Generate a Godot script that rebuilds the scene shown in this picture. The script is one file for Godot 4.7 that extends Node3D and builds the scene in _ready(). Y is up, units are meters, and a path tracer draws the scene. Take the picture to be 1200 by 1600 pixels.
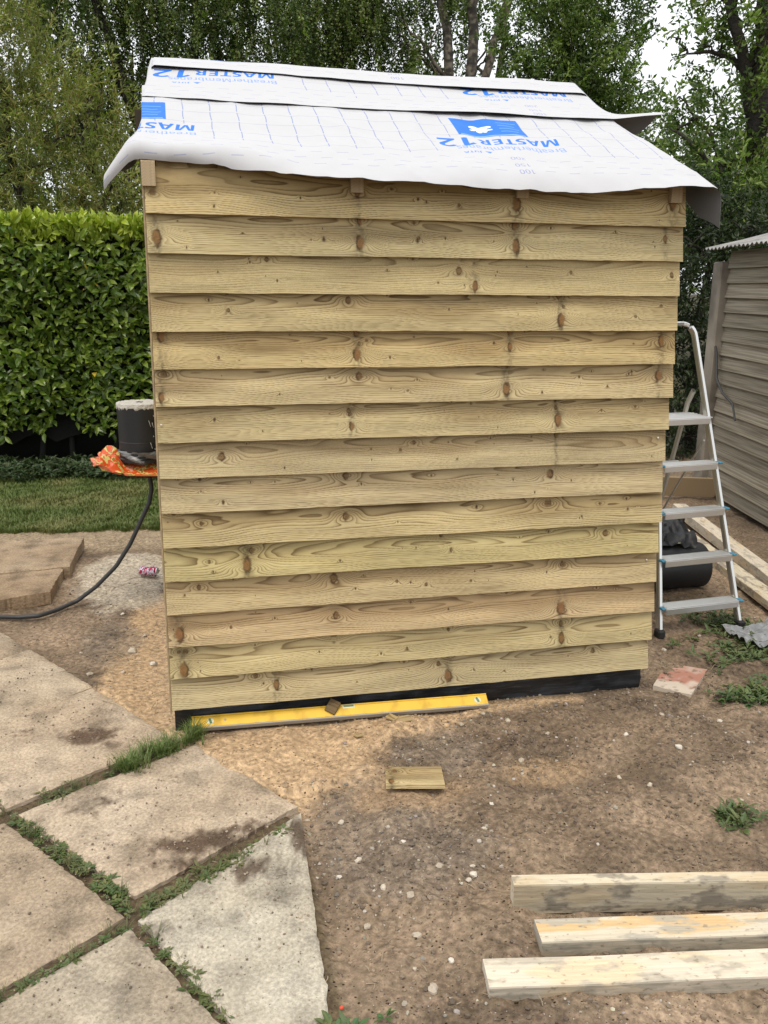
extends Node3D
# A small timber shed under construction on a patio, seen from its front; overcast daylight.

var rng := RandomNumberGenerator.new()
var used := {}
var counts := {}
var n_low := FastNoiseLite.new()
var n_mid := FastNoiseLite.new()
var n_fine := FastNoiseLite.new()
var mats := {}
var board_mats: Array = []
const SLOPE := 0.4795            # roof pitch in radians

# ------------------------------------------------------------------ mesh builder
class MB:
	var v := PackedVector3Array()
	var n := PackedVector3Array()
	var uv := PackedVector2Array()
	var c := PackedColorArray()
	var ix := PackedInt32Array()
	func vert(p: Vector3, nn: Vector3, u := Vector2.ZERO, col := Color.WHITE) -> int:
		v.append(p); n.append(nn); uv.append(u); c.append(col)
		return v.size() - 1
	func idx(a: int, b: int, d: int) -> void:
		var g := (v[d] - v[a]).cross(v[b] - v[a])
		if g.dot(n[a] + n[b] + n[d]) < 0.0:
			ix.append(a); ix.append(d); ix.append(b)
		else:
			ix.append(a); ix.append(b); ix.append(d)
	func tri(a: Vector3, b: Vector3, d: Vector3, away: Vector3, col := Color.WHITE, ua := Vector2.ZERO, ub := Vector2.ZERO, ud := Vector2.ZERO) -> void:
		var g := (d - a).cross(b - a)
		if g.length_squared() < 1e-16:
			return
		g = g.normalized()
		if g.dot(away) < 0.0:
			g = -g
		idx(vert(a, g, ua, col), vert(b, g, ub, col), vert(d, g, ud, col))
	func quad(a: Vector3, b: Vector3, d: Vector3, e: Vector3, away: Vector3, col := Color.WHITE, ua := Vector2(0, 0), ub := Vector2(1, 0), ud := Vector2(1, 1), ue := Vector2(0, 1)) -> void:
		var g := (d - a).cross(e - b)
		if g.length_squared() < 1e-18:
			return
		g = g.normalized()
		if g.dot(away) < 0.0:
			g = -g
		var i := vert(a, g, ua, col)
		var j := vert(b, g, ub, col)
		var k := vert(d, g, ud, col)
		var l := vert(e, g, ue, col)
		idx(i, j, k); idx(i, k, l)
	# chamfered box
	func box(xf: Transform3D, size: Vector3, ch := 0.002, col := Color.WHITE) -> void:
		var h := size * 0.5
		ch = minf(ch, minf(h.x, minf(h.y, h.z)) * 0.9)
		for a in 3:
			var b := (a + 1) % 3
			var d := (a + 2) % 3
			for s in [-1.0, 1.0]:
				var q: Array = []
				for w in [[-1.0, -1.0], [1.0, -1.0], [1.0, 1.0], [-1.0, 1.0]]:
					var p := Vector3.ZERO
					p[a] = s * h[a]; p[b] = w[0] * (h[b] - ch); p[d] = w[1] * (h[d] - ch)
					q.append(xf * p)
				var o := Vector3.ZERO
				o[a] = s
				var lu := size[b]
				var lv := size[d]
				if a == 1:
					quad(q[0], q[1], q[2], q[3], xf.basis * o, col, Vector2(0, 0), Vector2(0, lu), Vector2(lv, lu), Vector2(lv, 0))
				elif a == 2:
					quad(q[0], q[1], q[2], q[3], xf.basis * o, col, Vector2(0, 0), Vector2(lu, 0), Vector2(lu, lv), Vector2(0, lv))
				else:
					quad(q[0], q[1], q[2], q[3], xf.basis * o, col, Vector2(0, 0), Vector2(0, lu), Vector2(lv, lu), Vector2(lv, 0))
			for s1 in [-1.0, 1.0]:          # edges along axis a
				for s2 in [-1.0, 1.0]:
					var e: Array = []
					for w in [[-1.0, 0], [1.0, 0], [1.0, 1], [-1.0, 1]]:
						var p := Vector3.ZERO
						p[a] = w[0] * (h[a] - ch)
						p[b] = s1 * (h[b] - (ch if w[1] == 1 else 0.0))
						p[d] = s2 * (h[d] - (0.0 if w[1] == 1 else ch))
						e.append(xf * p)
					var o := Vector3.ZERO
					o[b] = s1; o[d] = s2
					quad(e[0], e[1], e[2], e[3], xf.basis * o, col, Vector2(0, 0), Vector2(size[a], 0), Vector2(size[a], 0.01), Vector2(0, 0.01))
		for sx in [-1.0, 1.0]:
			for sy in [-1.0, 1.0]:
				for sz in [-1.0, 1.0]:
					var s := Vector3(sx, sy, sz)
					tri(xf * (s * (h - Vector3(0, ch, ch))), xf * (s * (h - Vector3(ch, 0, ch))), xf * (s * (h - Vector3(ch, ch, 0))), xf.basis * s, col)
	func tube(pts: Array, radii: Array, sides := 8, col := Color.WHITE, cap := true) -> void:
		var up := Vector3(0.13, 0.98, 0.21)
		var rows: Array = []
		var along := 0.0
		for i in pts.size():
			var t: Vector3 = (pts[mini(i + 1, pts.size() - 1)] - pts[maxi(i - 1, 0)]).normalized()
			if absf(t.dot(up)) > 0.95:
				up = Vector3(0.97, 0.1, 0.2)
			var x := up.cross(t).normalized()
			var y := t.cross(x).normalized()
			up = y
			if i > 0:
				along += (pts[i] - pts[i - 1]).length()
			var row := PackedInt32Array()
			for k in sides + 1:
				var a := TAU * k / sides
				var d := x * cos(a) + y * sin(a)
				row.append(vert(pts[i] + d * radii[i], d, Vector2(float(k) / sides, along), col))
			rows.append(row)
		for i in pts.size() - 1:
			for k in sides:
				idx(rows[i][k], rows[i + 1][k], rows[i + 1][k + 1])
				idx(rows[i][k], rows[i + 1][k + 1], rows[i][k + 1])
		if cap:
			for e in [0, pts.size() - 1]:
				var t: Vector3 = pts[1] - pts[0] if e == 0 else pts[e] - pts[e - 1]
				t = -t if e == 0 else t
				for k in range(1, sides - 1):
					tri(v[rows[e][0]], v[rows[e][k]], v[rows[e][k + 1]], t, col)
	func lathe(prof: Array, sides := 28, col := Color.WHITE, xf := Transform3D.IDENTITY) -> void:
		for i in prof.size() - 1:
			var a: Vector2 = prof[i]
			var b: Vector2 = prof[i + 1]
			var sl := Vector2(b.y - a.y, a.x - b.x).normalized()
			var r0 := PackedInt32Array()
			var r1 := PackedInt32Array()
			for k in sides + 1:
				var t := TAU * k / sides
				var dir := Vector3(cos(t), 0, sin(t))
				var nn := (xf.basis * (dir * sl.x + Vector3.UP * sl.y)).normalized()
				r0.append(vert(xf * (dir * a.x + Vector3.UP * a.y), nn, Vector2(float(k) / sides, a.y), col))
				r1.append(vert(xf * (dir * b.x + Vector3.UP * b.y), nn, Vector2(float(k) / sides, b.y), col))
			for k in sides:
				idx(r0[k], r1[k], r1[k + 1])
				idx(r0[k], r1[k + 1], r0[k + 1])
	# grid of points with smooth normals; pts[r][k]
	func grid(pts: Array, uvs: Array, away: Vector3, cols: Array = []) -> void:
		var base := v.size()
		var nr := pts.size()
		var nk: int = pts[0].size()
		for r in nr:
			for k in nk:
				var du: Vector3 = pts[r][mini(k + 1, nk - 1)] - pts[r][maxi(k - 1, 0)]
				var dv: Vector3 = pts[mini(r + 1, nr - 1)][k] - pts[maxi(r - 1, 0)][k]
				var nn := du.cross(dv).normalized()
				if away != Vector3.ZERO and nn.dot(away) < 0.0:
					nn = -nn
				vert(pts[r][k], nn, uvs[r][k] if uvs.size() else Vector2.ZERO, cols[r][k] if cols.size() else Color.WHITE)
		for r in nr - 1:
			for k in nk - 1:
				var a := base + r * nk + k
				idx(a, a + 1, a + nk + 1)
				idx(a, a + nk + 1, a + nk)
	func add_to(m: ArrayMesh, mat: Material) -> void:
		var arr := []
		arr.resize(Mesh.ARRAY_MAX)
		arr[Mesh.ARRAY_VERTEX] = v
		arr[Mesh.ARRAY_NORMAL] = n
		arr[Mesh.ARRAY_TEX_UV] = uv
		arr[Mesh.ARRAY_COLOR] = c
		arr[Mesh.ARRAY_INDEX] = ix
		m.add_surface_from_arrays(Mesh.PRIMITIVE_TRIANGLES, arr)
		m.surface_set_material(m.get_surface_count() - 1, mat)
	func mesh(mat: Material) -> ArrayMesh:
		var m := ArrayMesh.new()
		add_to(m, mat)
		return m

# ------------------------------------------------------------------ naming helpers
func numbered(called: String) -> String:
	var k: int = used.get(called, 0)
	used[called] = k + 1
	return called if k == 0 else "%s_%03d" % [called, k]

func meta(o: Node, label: String, category: String, group := "", kind := "") -> void:
	if label: o.set_meta("label", label)
	if category: o.set_meta("category", category)
	if group: o.set_meta("group", group)
	if kind: o.set_meta("kind", kind)

func thing(called: String, label: String, category: String, at := Vector3.ZERO, group := "") -> Node3D:
	var o := Node3D.new()
	o.name = numbered(called)
	add_child(o)
	o.position = at
	meta(o, label, category, group)
	return o

func part(called: String, m: Mesh, parent: Node, kids := {}) -> MeshInstance3D:
	var o := MeshInstance3D.new()
	if not counts.has(parent): counts[parent] = {}
	var cnt: Dictionary = counts[parent]
	var k: int = cnt.get(called, 0)
	cnt[called] = k + 1
	o.name = called if k == 0 else "%s_%03d" % [called, k]
	o.mesh = m
	parent.add_child(o, true)
	return o

func single(called: String, m: Mesh, label: String, category: String, at := Vector3.ZERO, group := "", kind := "") -> MeshInstance3D:
	var o := MeshInstance3D.new()
	o.name = numbered(called)
	o.mesh = m
	add_child(o)
	o.position = at
	meta(o, label, category, group, kind)
	return o

func scatter(m: Mesh, xfs: Array, cols: Array) -> MultiMeshInstance3D:
	var mm := MultiMesh.new()
	mm.transform_format = MultiMesh.TRANSFORM_3D
	mm.use_colors = true
	mm.mesh = m
	mm.instance_count = xfs.size()
	for i in xfs.size():
		mm.set_instance_transform(i, xfs[i])
		mm.set_instance_color(i, cols[i])
	var o := MultiMeshInstance3D.new()
	o.multimesh = mm
	o.set_meta("kind", "stuff")
	return o

func rf(a: float, b: float) -> float:
	return rng.randf_range(a, b)

func srgb(r: float, g: float, b: float) -> Color:
	return Color(r, g, b).linear_to_srgb()

func mat(key: String, lin: Color, rough := 0.8, metal := 0.0) -> StandardMaterial3D:
	if not mats.has(key):
		var m := StandardMaterial3D.new()
		m.resource_name = key
		m.albedo_color = lin.linear_to_srgb()
		m.roughness = rough
		m.metallic = metal
		mats[key] = m
	return mats[key]

func leaf_mat(key: String, rough: float, back: Color) -> StandardMaterial3D:
	var m := mat(key, Color.WHITE, rough)
	m.vertex_color_use_as_albedo = true
	m.backlight_enabled = true
	m.backlight = back
	return m

func noise_tex(freq: float, seed_: int, size := 512, normal := false, ramp: Gradient = null, kind := FastNoiseLite.TYPE_SIMPLEX_SMOOTH, oct := 5) -> NoiseTexture2D:
	var f := FastNoiseLite.new()
	f.noise_type = kind
	f.seed = seed_
	f.frequency = freq
	f.fractal_octaves = oct
	var t := NoiseTexture2D.new()
	t.width = size; t.height = size
	t.seamless = true
	t.noise = f
	t.as_normal_map = normal
	if ramp: t.color_ramp = ramp
	return t

func ramp(stops: Array) -> Gradient:
	var g := Gradient.new()
	var o := PackedFloat32Array()
	var c := PackedColorArray()
	for s in stops:
		o.append(s[0]); c.append(s[1])
	g.offsets = o; g.colors = c
	return g

func grey(v: float) -> Color:
	return Color(v, v, v)

func triplanar(m: StandardMaterial3D, scale: float) -> void:
	m.uv1_triplanar = true
	m.uv1_world_triplanar = true
	m.uv1_scale = Vector3.ONE * scale

func tex_from(bytes: PackedByteArray, w: int, h: int) -> ImageTexture:
	return ImageTexture.create_from_image(Image.create_from_data(w, h, false, Image.FORMAT_RGB8, bytes))

# ------------------------------------------------------------------ wood
# knots: [across 0..1, height 0..1 of the exposed face, radius in mm, kind 0 round / 1 bark-edged arch / 2 dark dot]
const KNOTS := [
	[[.012, .35, 10, 0], [.36, .55, 9, 1], [.655, .3, 15, 1], [.97, .5, 15, 1], [.47, .4, 4, 2]],
	[[.015, .3, 15, 1], [.365, .8, 8, 1], [.365, .18, 14, 1], [.655, .75, 10, 1], [.657, .25, 14, 1], [.3, .3, 5, 2], [.47, .3, 5, 2], [.96, .5, 8, 1]],
	[[.55, .5, 12, 0], [.58, .12, 10, 1], [.77, .5, 6, 0], [.98, .45, 9, 0], [.2, .75, 7, 0]],
	[[.345, .68, 11, 0], [.755, .2, 14, 1], [.75, .85, 8, 1], [.76, .55, 6, 0], [.13, .4, 7, 0], [.13, .9, 6, 2]],
	[[.015, .8, 13, 1], [.36, .85, 9, 1], [.36, .15, 13, 1], [.365, .5, 6, 0], [.655, .85, 10, 1], [.655, .4, 9, 1], [.97, .5, 12, 1]],
	[[.015, .72, 11, 0], [.365, .6, 13, 0], [.65, .9, 8, 1], [.65, .15, 14, 1], [.97, .5, 13, 1], [.01, .1, 10, 1], [.8, .5, 4, 2]],
	[[.345, .62, 8, 0], [.35, .15, 9, 1], [.755, .9, 7, 1], [.755, .6, 7, 0], [.76, .2, 14, 1], [.1, .45, 5, 2]],
	[[.11, .4, 13, 0], [.265, .88, 9, 0], [.47, .65, 7, 0], [.76, .75, 7, 1]],
	[[.34, .72, 12, 0], [.75, .55, 14, 0], [.07, .8, 6, 2], [.11, .1, 5, 2]],
	[[.34, .5, 13, 0], [.75, .62, 13, 0], [.07, .5, 7, 0], [.6, .6, 5, 2]],
	[[.16, .62, 10, 0], [.15, .15, 15, 1], [.53, .8, 9, 0], [.88, .55, 11, 0], [.55, .3, 7, 0]],
	[[.315, .62, 16, 0], [.79, .6, 11, 0], [.5, .25, 6, 0], [.06, .6, 8, 0], [.44, .4, 6, 0]],
	[[.02, .25, 16, 1], [.32, .45, 12, 0], [.79, .2, 16, 1], [.79, .9, 7, 1], [.2, .5, 3, 2]],
	[[.03, .65, 8, 0], [.025, .12, 17, 1], [.315, .85, 13, 0], [.795, .62, 10, 0], [.795, .12, 13, 1], [.55, .7, 6, 0]],
	[[.16, .7, 9, 0], [.2, .4, 11, 1], [.55, .85, 8, 0], [.53, .6, 8, 0], [.55, .2, 15, 1], [.87, .6, 8, 0]],
]

func wood_tex(i: int, knots: Array) -> ImageTexture:
	var w := 1280
	var h := 96
	var b := PackedByteArray()
	b.resize(w * h * 3)
	var fl := FastNoiseLite.new()
	fl.seed = 100 + i; fl.frequency = 0.9; fl.fractal_octaves = 2
	var fs := FastNoiseLite.new()
	fs.seed = 200 + i; fs.frequency = 1.0; fs.fractal_octaves = 3
	var ks: Array = []
	for k in knots:
		ks.append([k[0] * 2.0, 0.019 + (0.002 + k[1] * 0.128), k[2] * 0.001, k[3], rf(0, 6)])
	for k in 11:
		ks.append([rf(0, 2), rf(0.02, 0.148), rf(0.001, 0.0036), 2, rf(0, 6)])
	for k in 3:
		ks.append([rf(0, 2), rf(0.03, 0.148), rf(0.003, 0.006), 0, rf(0, 6)])
	var pith := rf(0.08, 0.125)
	var lap_shade_depth := rf(0.10, 0.22)  # strength of the lap shade painted into this board
	var sawn := i in [2, 7]
	var ringf := rf(145, 190)
	var tint := Color(rf(0.985, 1.02), rf(0.975, 1.0), rf(0.95, 1.02))
	var early := Vector3(0.895, 0.83, 0.665)
	var late := Vector3(0.42, 0.335, 0.215)
	for x in w:
		var X := x * 2.0 / w
		var yc := pith + fl.get_noise_1d(X * 1.1) * 0.03
		var dd := 0.016 + 0.028 * (fl.get_noise_2d(X * 0.9, 31.0) + 0.25)
		var near: Array = []
		var whorl := 0.0
		for k in ks:
			if absf(X - k[0]) < k[2] * 9.0 + 0.02:
				near.append(k)
				if k[3] == 1:
					var hx: float = (X - k[0]) / (k[2] * 1.3)
					whorl = maxf(whorl, exp(-hx * hx) * 0.22)
		for y in h:
			var Y := 0.15 - y * 0.15 / h
			var u := Y - yc
			var r := sqrt(u * u * (0.75 + 0.25 * signf(-u)) + dd * dd) * ringf + fl.get_noise_2d(X * 2.2, Y * 22.0) * 0.8
			var shade := 1.0 - whorl * clampf(0.55 + 1.2 * fs.get_noise_2d(X * 40.0, Y * 28.0), 0.0, 1.3)
			var red := 0.0
			var dark := 0.0
			for k in near:
				var dx: float = X - k[0]
				var dy: float = Y - k[1]
				var kr: float = k[2]
				var gx := dx / (kr * (2.6 + 1.5))
				var gy := dy / (kr * 1.7)
				r += exp(-gx * gx - gy * gy) * kr * 420.0
				var el := 1.25
				var d := sqrt(dx * dx + dy * dy * (0.85 if k[3] == 0 else 0.36)) / kr
				d += fs.get_noise_2d(X * 60.0 + k[4] * 50.0, Y * 60.0) * 0.3 + (0.35 * (dy / kr) * sin(k[4] * 3.0) * 0.5 if k[3] == 1 else 0.0)
				if k[3] == 2:
					dark = maxf(dark, clampf(1.35 - d, 0.0, 1.0) * 0.75)
				elif d < 1.6:
					var rim := exp(-pow((d - 0.95) / 0.24, 2.0))
					var core := clampf((1.05 - d) * 2.6, 0.0, 1.0)
					red = maxf(red, core * (0.55 if k[3] == 0 else 1.0))
					dark = maxf(dark, rim * (0.34 + 0.30 * sin(k[4] * 5.0 + dx / kr * 2.0)) + core * (0.18 + 0.25 * pow(absf(sin(d * 9.0 + k[4])), 3.0)) * (1.0 if k[3] == 0 else 0.5))
					if k[3] == 0:
						dark = maxf(dark, clampf(0.3 - d, 0.0, 0.3) * 1.6)
				if d < 4.0:
					shade -= 0.12 * exp(-d * 0.9)
			var t := r - floorf(r)
			var lw := pow(t, 3.2) * (1.0 if t < 0.93 else (1.0 - t) / 0.07)
			lw *= 0.78 + 0.6 * fs.get_noise_2d(X * 3.0, r * 0.5)
			var fib := fs.get_noise_2d(X * 22.0, Y * 900.0) * 0.06 + fl.get_noise_2d(X * 1.5, Y * 16.0 + 7.0) * 0.10
			if sawn:
				fib += fs.get_noise_2d(X * 170.0 + Y * 500.0, Y * 260.0) * 0.10
				lw *= 0.75
				shade -= 0.035
			lw = clampf(lw, 0.0, 1.0)
			var col := early.lerp(late, lw)
			var lap_shade := ss(0.045, 0.10, Y + fl.get_noise_2d(X * 1.3 + 50.0, Y * 6.0) * 0.05) * lap_shade_depth  # shade below the overlapping board, put into the colour of the upper half
			col = col * (shade + fib) * Vector3(1.0 - lap_shade * 0.85, 1.0 - lap_shade, 1.0 - lap_shade * 1.15)
			col = col.lerp(Vector3(0.64, 0.47, 0.30), red * 0.8)
			col = col.lerp(Vector3(0.22, 0.145, 0.08), clampf(dark, 0.0, 0.9))
			var o := (y * w + x) * 3
			b[o] = clampi(int(col.x * tint.r * 255.0), 0, 255)
			b[o + 1] = clampi(int(col.y * tint.g * 255.0), 0, 255)
			b[o + 2] = clampi(int(col.z * tint.b * 255.0), 0, 255)
	return tex_from(b, w, h)

# a feather-edged board: length along +x from 0, outer face towards +z, bottom at y = 0
func board_mesh(length: float, material: Material, seed_: float, right_cut := 0.0, h := 0.15, thick := 0.019, lean := 0.032, uv_len := 2.0, wavy := 1.0) -> ArrayMesh:
	var mb := MB.new()
	var segs := int(length * 28.0)
	var lo: Array = []; var hi: Array = []; var lob: Array = []; var hib: Array = []
	for s in segs + 1:
		var x := length * s / segs
		var jy := n_mid.get_noise_2d(x * 2.5, seed_ * 17.0) * 0.0022 * wavy + n_fine.get_noise_2d(x * 30.0, seed_ * 9.0) * 0.0012 * wavy
		var jz := n_mid.get_noise_2d(x * 1.2, seed_ * 31.0 + 4.0) * 0.004 * wavy
		var xx := x + (right_cut if s == segs else 0.0)
		lo.append(Vector3(xx, jy, lean + jz)); lob.append(Vector3(xx, jy, lean - thick + jz))
		hi.append(Vector3(xx, h, 0.0070)); hib.append(Vector3(xx, h, 0.001))
	for s in segs:
		var u0 := length * s / segs / uv_len
		var u1 := length * (s + 1) / segs / uv_len
		var lo2 := [lo[s], lo[s + 1]]
		mb.quad(lo2[0], lo2[1], hi[s + 1], hi[s], Vector3(0, 0.1, 1), Color.WHITE, Vector2(u0, 1), Vector2(u1, 1), Vector2(u1, 0), Vector2(u0, 0))
		mb.quad(lob[s], lob[s + 1], lo[s + 1], lo[s], Vector3.DOWN, Color.WHITE, Vector2(u0, 0.93), Vector2(u1, 0.93), Vector2(u1, 1), Vector2(u0, 1))
		mb.quad(hi[s], hi[s + 1], hib[s + 1], hib[s], Vector3.UP)
		mb.quad(lob[s], lob[s + 1], hib[s + 1], hib[s], Vector3(0, 0, -1), Color.WHITE, Vector2(u0, 1), Vector2(u1, 1), Vector2(u1, 0), Vector2(u0, 0))
	mb.quad(lo[0], hi[0], hib[0], lob[0], Vector3.LEFT, Color.WHITE, Vector2(0, 1), Vector2(0, .5), Vector2(.01, .5), Vector2(.01, 1))
	mb.quad(lo[segs], hi[segs], hib[segs], lob[segs], Vector3.RIGHT, Color.WHITE, Vector2(0, 1), Vector2(0, .5), Vector2(.01, .5), Vector2(.01, 1))
	return mb.mesh(material)

# ------------------------------------------------------------------ ground
func ss(a: float, b: float, x: float) -> float:
	return smoothstep(a, b, x)

func slab_side(x: float, z: float) -> float:      # > 0 on the paved side, metres
	var d := ((z + 0.934) * 1.071 - (x + 1.665) * 1.62) / 1.942
	return minf(d, -0.6 - x) if z > 0.45 else d

func gh(x: float, z: float) -> float:
	var sandy := 1.0 - 0.8 * clampf(blob(x, z, -1.12, -0.55, 0.3, 0.85) + blob(x, z, -0.62, 0.34, 0.45, 0.3), 0.0, 1.0)
	var near := 1.0 - ss(6.0, 12.0, Vector2(x, z).length())
	var rough := 1.0 if x > -1.0 else 0.55
	var h := (n_low.get_noise_2d(x, z) * 0.030 + n_mid.get_noise_2d(x * 2.0, z * 2.0) * 0.022 * rough + n_fine.get_noise_2d(x * 5.0, z * 5.0) * 0.018 * rough * sandy + n_fine.get_noise_2d(x * 15.0, z * 15.0) * 0.009 * rough * sandy) * near
	var s := ss(-0.03, 0.02, slab_side(x, z)) * ss(-1.1, -0.8, z)
	h = lerpf(h, -0.011 + h * 0.22, s)
	if z > 0.5 and x < -0.2:
		h -= 0.022 * (1.0 - ss(-0.6, -0.25, x)) * (1.0 - s)
	if z < 0.12 and z > -2.2 and x > -1.25 and x < 1.2:
		h = lerpf(h, -0.018 + h * 0.2, ss(-1.25, -1.05, x) * (1.0 - ss(-0.02, 0.12, z)) * (1.0 - ss(1.05, 1.2, x)))
	return h

func blob(x: float, z: float, cx: float, cz: float, rx: float, rz: float) -> float:
	var dx := (x - cx) / rx
	var dz := (z - cz) / rz
	return exp(-(dx * dx + dz * dz))

func vl(a: float, b: float, c: float) -> Vector3:
	return Vector3(a, b, c)

func gcol(x: float, z: float) -> Color:
	var a := n_mid.get_noise_2d(x * 1.3 + 9.0, z * 1.3) * 0.5 + n_fine.get_noise_2d(x * 3.0, z * 3.0) * 0.35 + n_low.get_noise_2d(x * 1.5, z * 1.5 + 40.0) * 0.4
	var b := n_fine.get_noise_2d(x * 8.0 + 3.0, z * 8.0)
	var t := clampf(0.5 + a * 1.1 + b * 0.22, 0.0, 1.0)
	var c := vl(0.115, 0.087, 0.062).lerp(vl(0.275, 0.208, 0.146), t)
	var sand := blob(x, z, -1.12, -0.55, 0.22, 0.75) * 1.3 + blob(x, z, -0.62, 0.34, 0.42, 0.28) * 1.25 + blob(x, z, -0.15, 0.06, 0.5, 0.14) + blob(x, z, -1.1, -1.5, 0.12, 0.4) * 0.8 + blob(x, z, 0.5, 0.02, 0.35, 0.07) * 0.7
	sand = ss(0.35, 0.75, sand + a * 0.30 + b * 0.22)
	c = c.lerp(vl(0.42, 0.305, 0.19) * (1.0 + b * 0.16), sand)
	var dust := ss(0.3, 0.7, blob(x, z, -1.27, -1.9, 0.26, 0.55) * 1.3 + a * 0.4 + b * 0.2)
	c = c.lerp(vl(0.36, 0.315, 0.25) * (1.0 + b * 0.25), dust)
	var gravel := ss(0.4, 0.75, blob(x, z, -0.02, 0.33, 0.22, 0.17) + blob(x, z, -0.42, 0.75, 0.2, 0.35) * 0.9 + blob(x, z, -0.2, 0.95, 0.25, 0.25) * 0.8 + blob(x, z, -1.3, -1.0, 0.17, 0.36) * 1.1 + b * 0.35)
	c = c.lerp(vl(0.175, 0.142, 0.11) * (1.0 + b * 0.5), gravel * 0.7)
	var mound := ss(0.4, 0.7, blob(x, z, 0.33, 0.55, 0.2, 0.13) + blob(x, z, -0.2, 0.6, 0.25, 0.12) + a * 0.2)
	c = c.lerp(vl(0.30, 0.215, 0.135), mound * 0.75)
	var s := ss(-0.02, 0.02, slab_side(x, z)) * ss(-1.0, -0.8, z)
	c = c.lerp(vl(0.10, 0.078, 0.048), s)
	if x < -0.5:
		var path := ss(-3.2, -3.05, z) * (1.0 - ss(-2.7, -2.5, z))
		c = c.lerp(vl(0.26, 0.205, 0.14) * (1.0 + b * 0.3 + a * 0.3), path)
	var lawn := (1.0 - ss(-3.14 + b * 0.05, -3.06 + b * 0.05, z)) * (1.0 - ss(-0.4, 0.3, x))
	c = c.lerp(vl(0.095, 0.10, 0.036), lawn)
	var far := 1.0 - ss(-5.2, -4.6, z + a * 0.3)
	c = c.lerp(vl(0.045, 0.042, 0.022), far)
	return Color(c.x, c.y, c.z)

func axis_lines(segs: Array) -> PackedFloat32Array:   # [[from, to, step]...] in order
	var out := PackedFloat32Array()
	for s in segs:
		var n := int(round((s[1] - s[0]) / s[2]))
		for i in n:
			out.append(s[0] + (s[1] - s[0]) * i / n)
	out.append(segs[-1][1])
	return out

func soil_tile(sz: int, contrast: float, base: float, specks: int) -> Array:
	# a grey multiplier tile with specks, and its height map
	var f := FastNoiseLite.new()
	f.seed = 5; f.frequency = 0.035; f.fractal_octaves = 6; f.fractal_gain = 0.68
	var im := f.get_seamless_image(sz, sz)
	im.convert(Image.FORMAT_L8)
	var src := im.get_data()
	var col := PackedByteArray()
	col.resize(sz * sz * 3)
	for i in sz * sz:
		var t := src[i] / 255.0
		var q := clampf(base + (t - 0.5) * contrast, 0.15, 1.0)
		col[i * 3] = int(q * 255.0)
		col[i * 3 + 1] = int(q * 252.0)
		col[i * 3 + 2] = int(q * 248.0)
	for k in specks:
		var cx := rng.randi_range(0, sz - 1)
		var cy := rng.randi_range(0, sz - 1)
		var r := rf(0.6, 1.4) if rng.randf() < 0.8 else rf(1.4, 3.2)
		var pale := rng.randf() < 0.5
		var ri := int(ceil(r))
		for yy in range(-ri, ri + 1):
			for xx in range(-ri, ri + 1):
				if xx * xx + yy * yy * 1.6 > r * r:
					continue
				var o := (posmod(cy + yy, sz) * sz + posmod(cx + xx, sz))
				var val := (235 if pale else 75) + rng.randi_range(-12, 12)
				src[o] = 235 if pale else 40
				col[o * 3] = val; col[o * 3 + 1] = val - 4; col[o * 3 + 2] = val - 12
	var hm := Image.create_from_data(sz, sz, false, Image.FORMAT_L8, src)
	return [tex_from(col, sz, sz), ImageTexture.create_from_image(hm)]

# ------------------------------------------------------------------ print on the membrane
func text_tris(s: String, px: int, bold := true) -> Array:
	var sf := SystemFont.new()
	sf.font_names = PackedStringArray(["Droid Sans"])
	if bold: sf.font_weight = 700
	var tm := TextMesh.new()
	tm.text = s
	tm.font = sf
	tm.font_size = px
	tm.pixel_size = 1.0
	tm.depth = 0.0
	tm.curve_step = 1.0
	tm.horizontal_alignment = HORIZONTAL_ALIGNMENT_LEFT
	tm.vertical_alignment = VERTICAL_ALIGNMENT_BOTTOM
	var arr := tm.surface_get_arrays(0)
	return [arr[Mesh.ARRAY_VERTEX], arr[Mesh.ARRAY_INDEX]]

# letters upside down: they read from the ridge; (x0, y0) is the pixel where the text starts (its right end in the picture) and its baseline
func stamp(im: Image, s: String, px: int, x0: float, y0: float, width: float, height: float, slant: float, col: Color, bold := true) -> void:
	var ta := text_tris(s, px, bold)
	var vs: PackedVector3Array = ta[0]
	var ii: PackedInt32Array = ta[1]
	if vs.is_empty():
		return
	var lo := vs[0]
	var hi := vs[0]
	for p in vs:
		lo = lo.min(p); hi = hi.max(p)
	var sx := width / (hi.x - lo.x)
	var sy := height / (hi.y - lo.y)
	var q := PackedVector2Array()
	for p in vs:
		var yy := (p.y - lo.y) * sy
		q.append(Vector2(x0 - (p.x - lo.x) * sx - yy * slant, y0 + yy))
	var n := ii.size() if ii.size() else vs.size()
	for t in range(0, n, 3):
		var a := q[ii[t]] if ii.size() else q[t]
		var b := q[ii[t + 1]] if ii.size() else q[t + 1]
		var c := q[ii[t + 2]] if ii.size() else q[t + 2]
		fill_tri(im, a, b, c, col)

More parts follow.
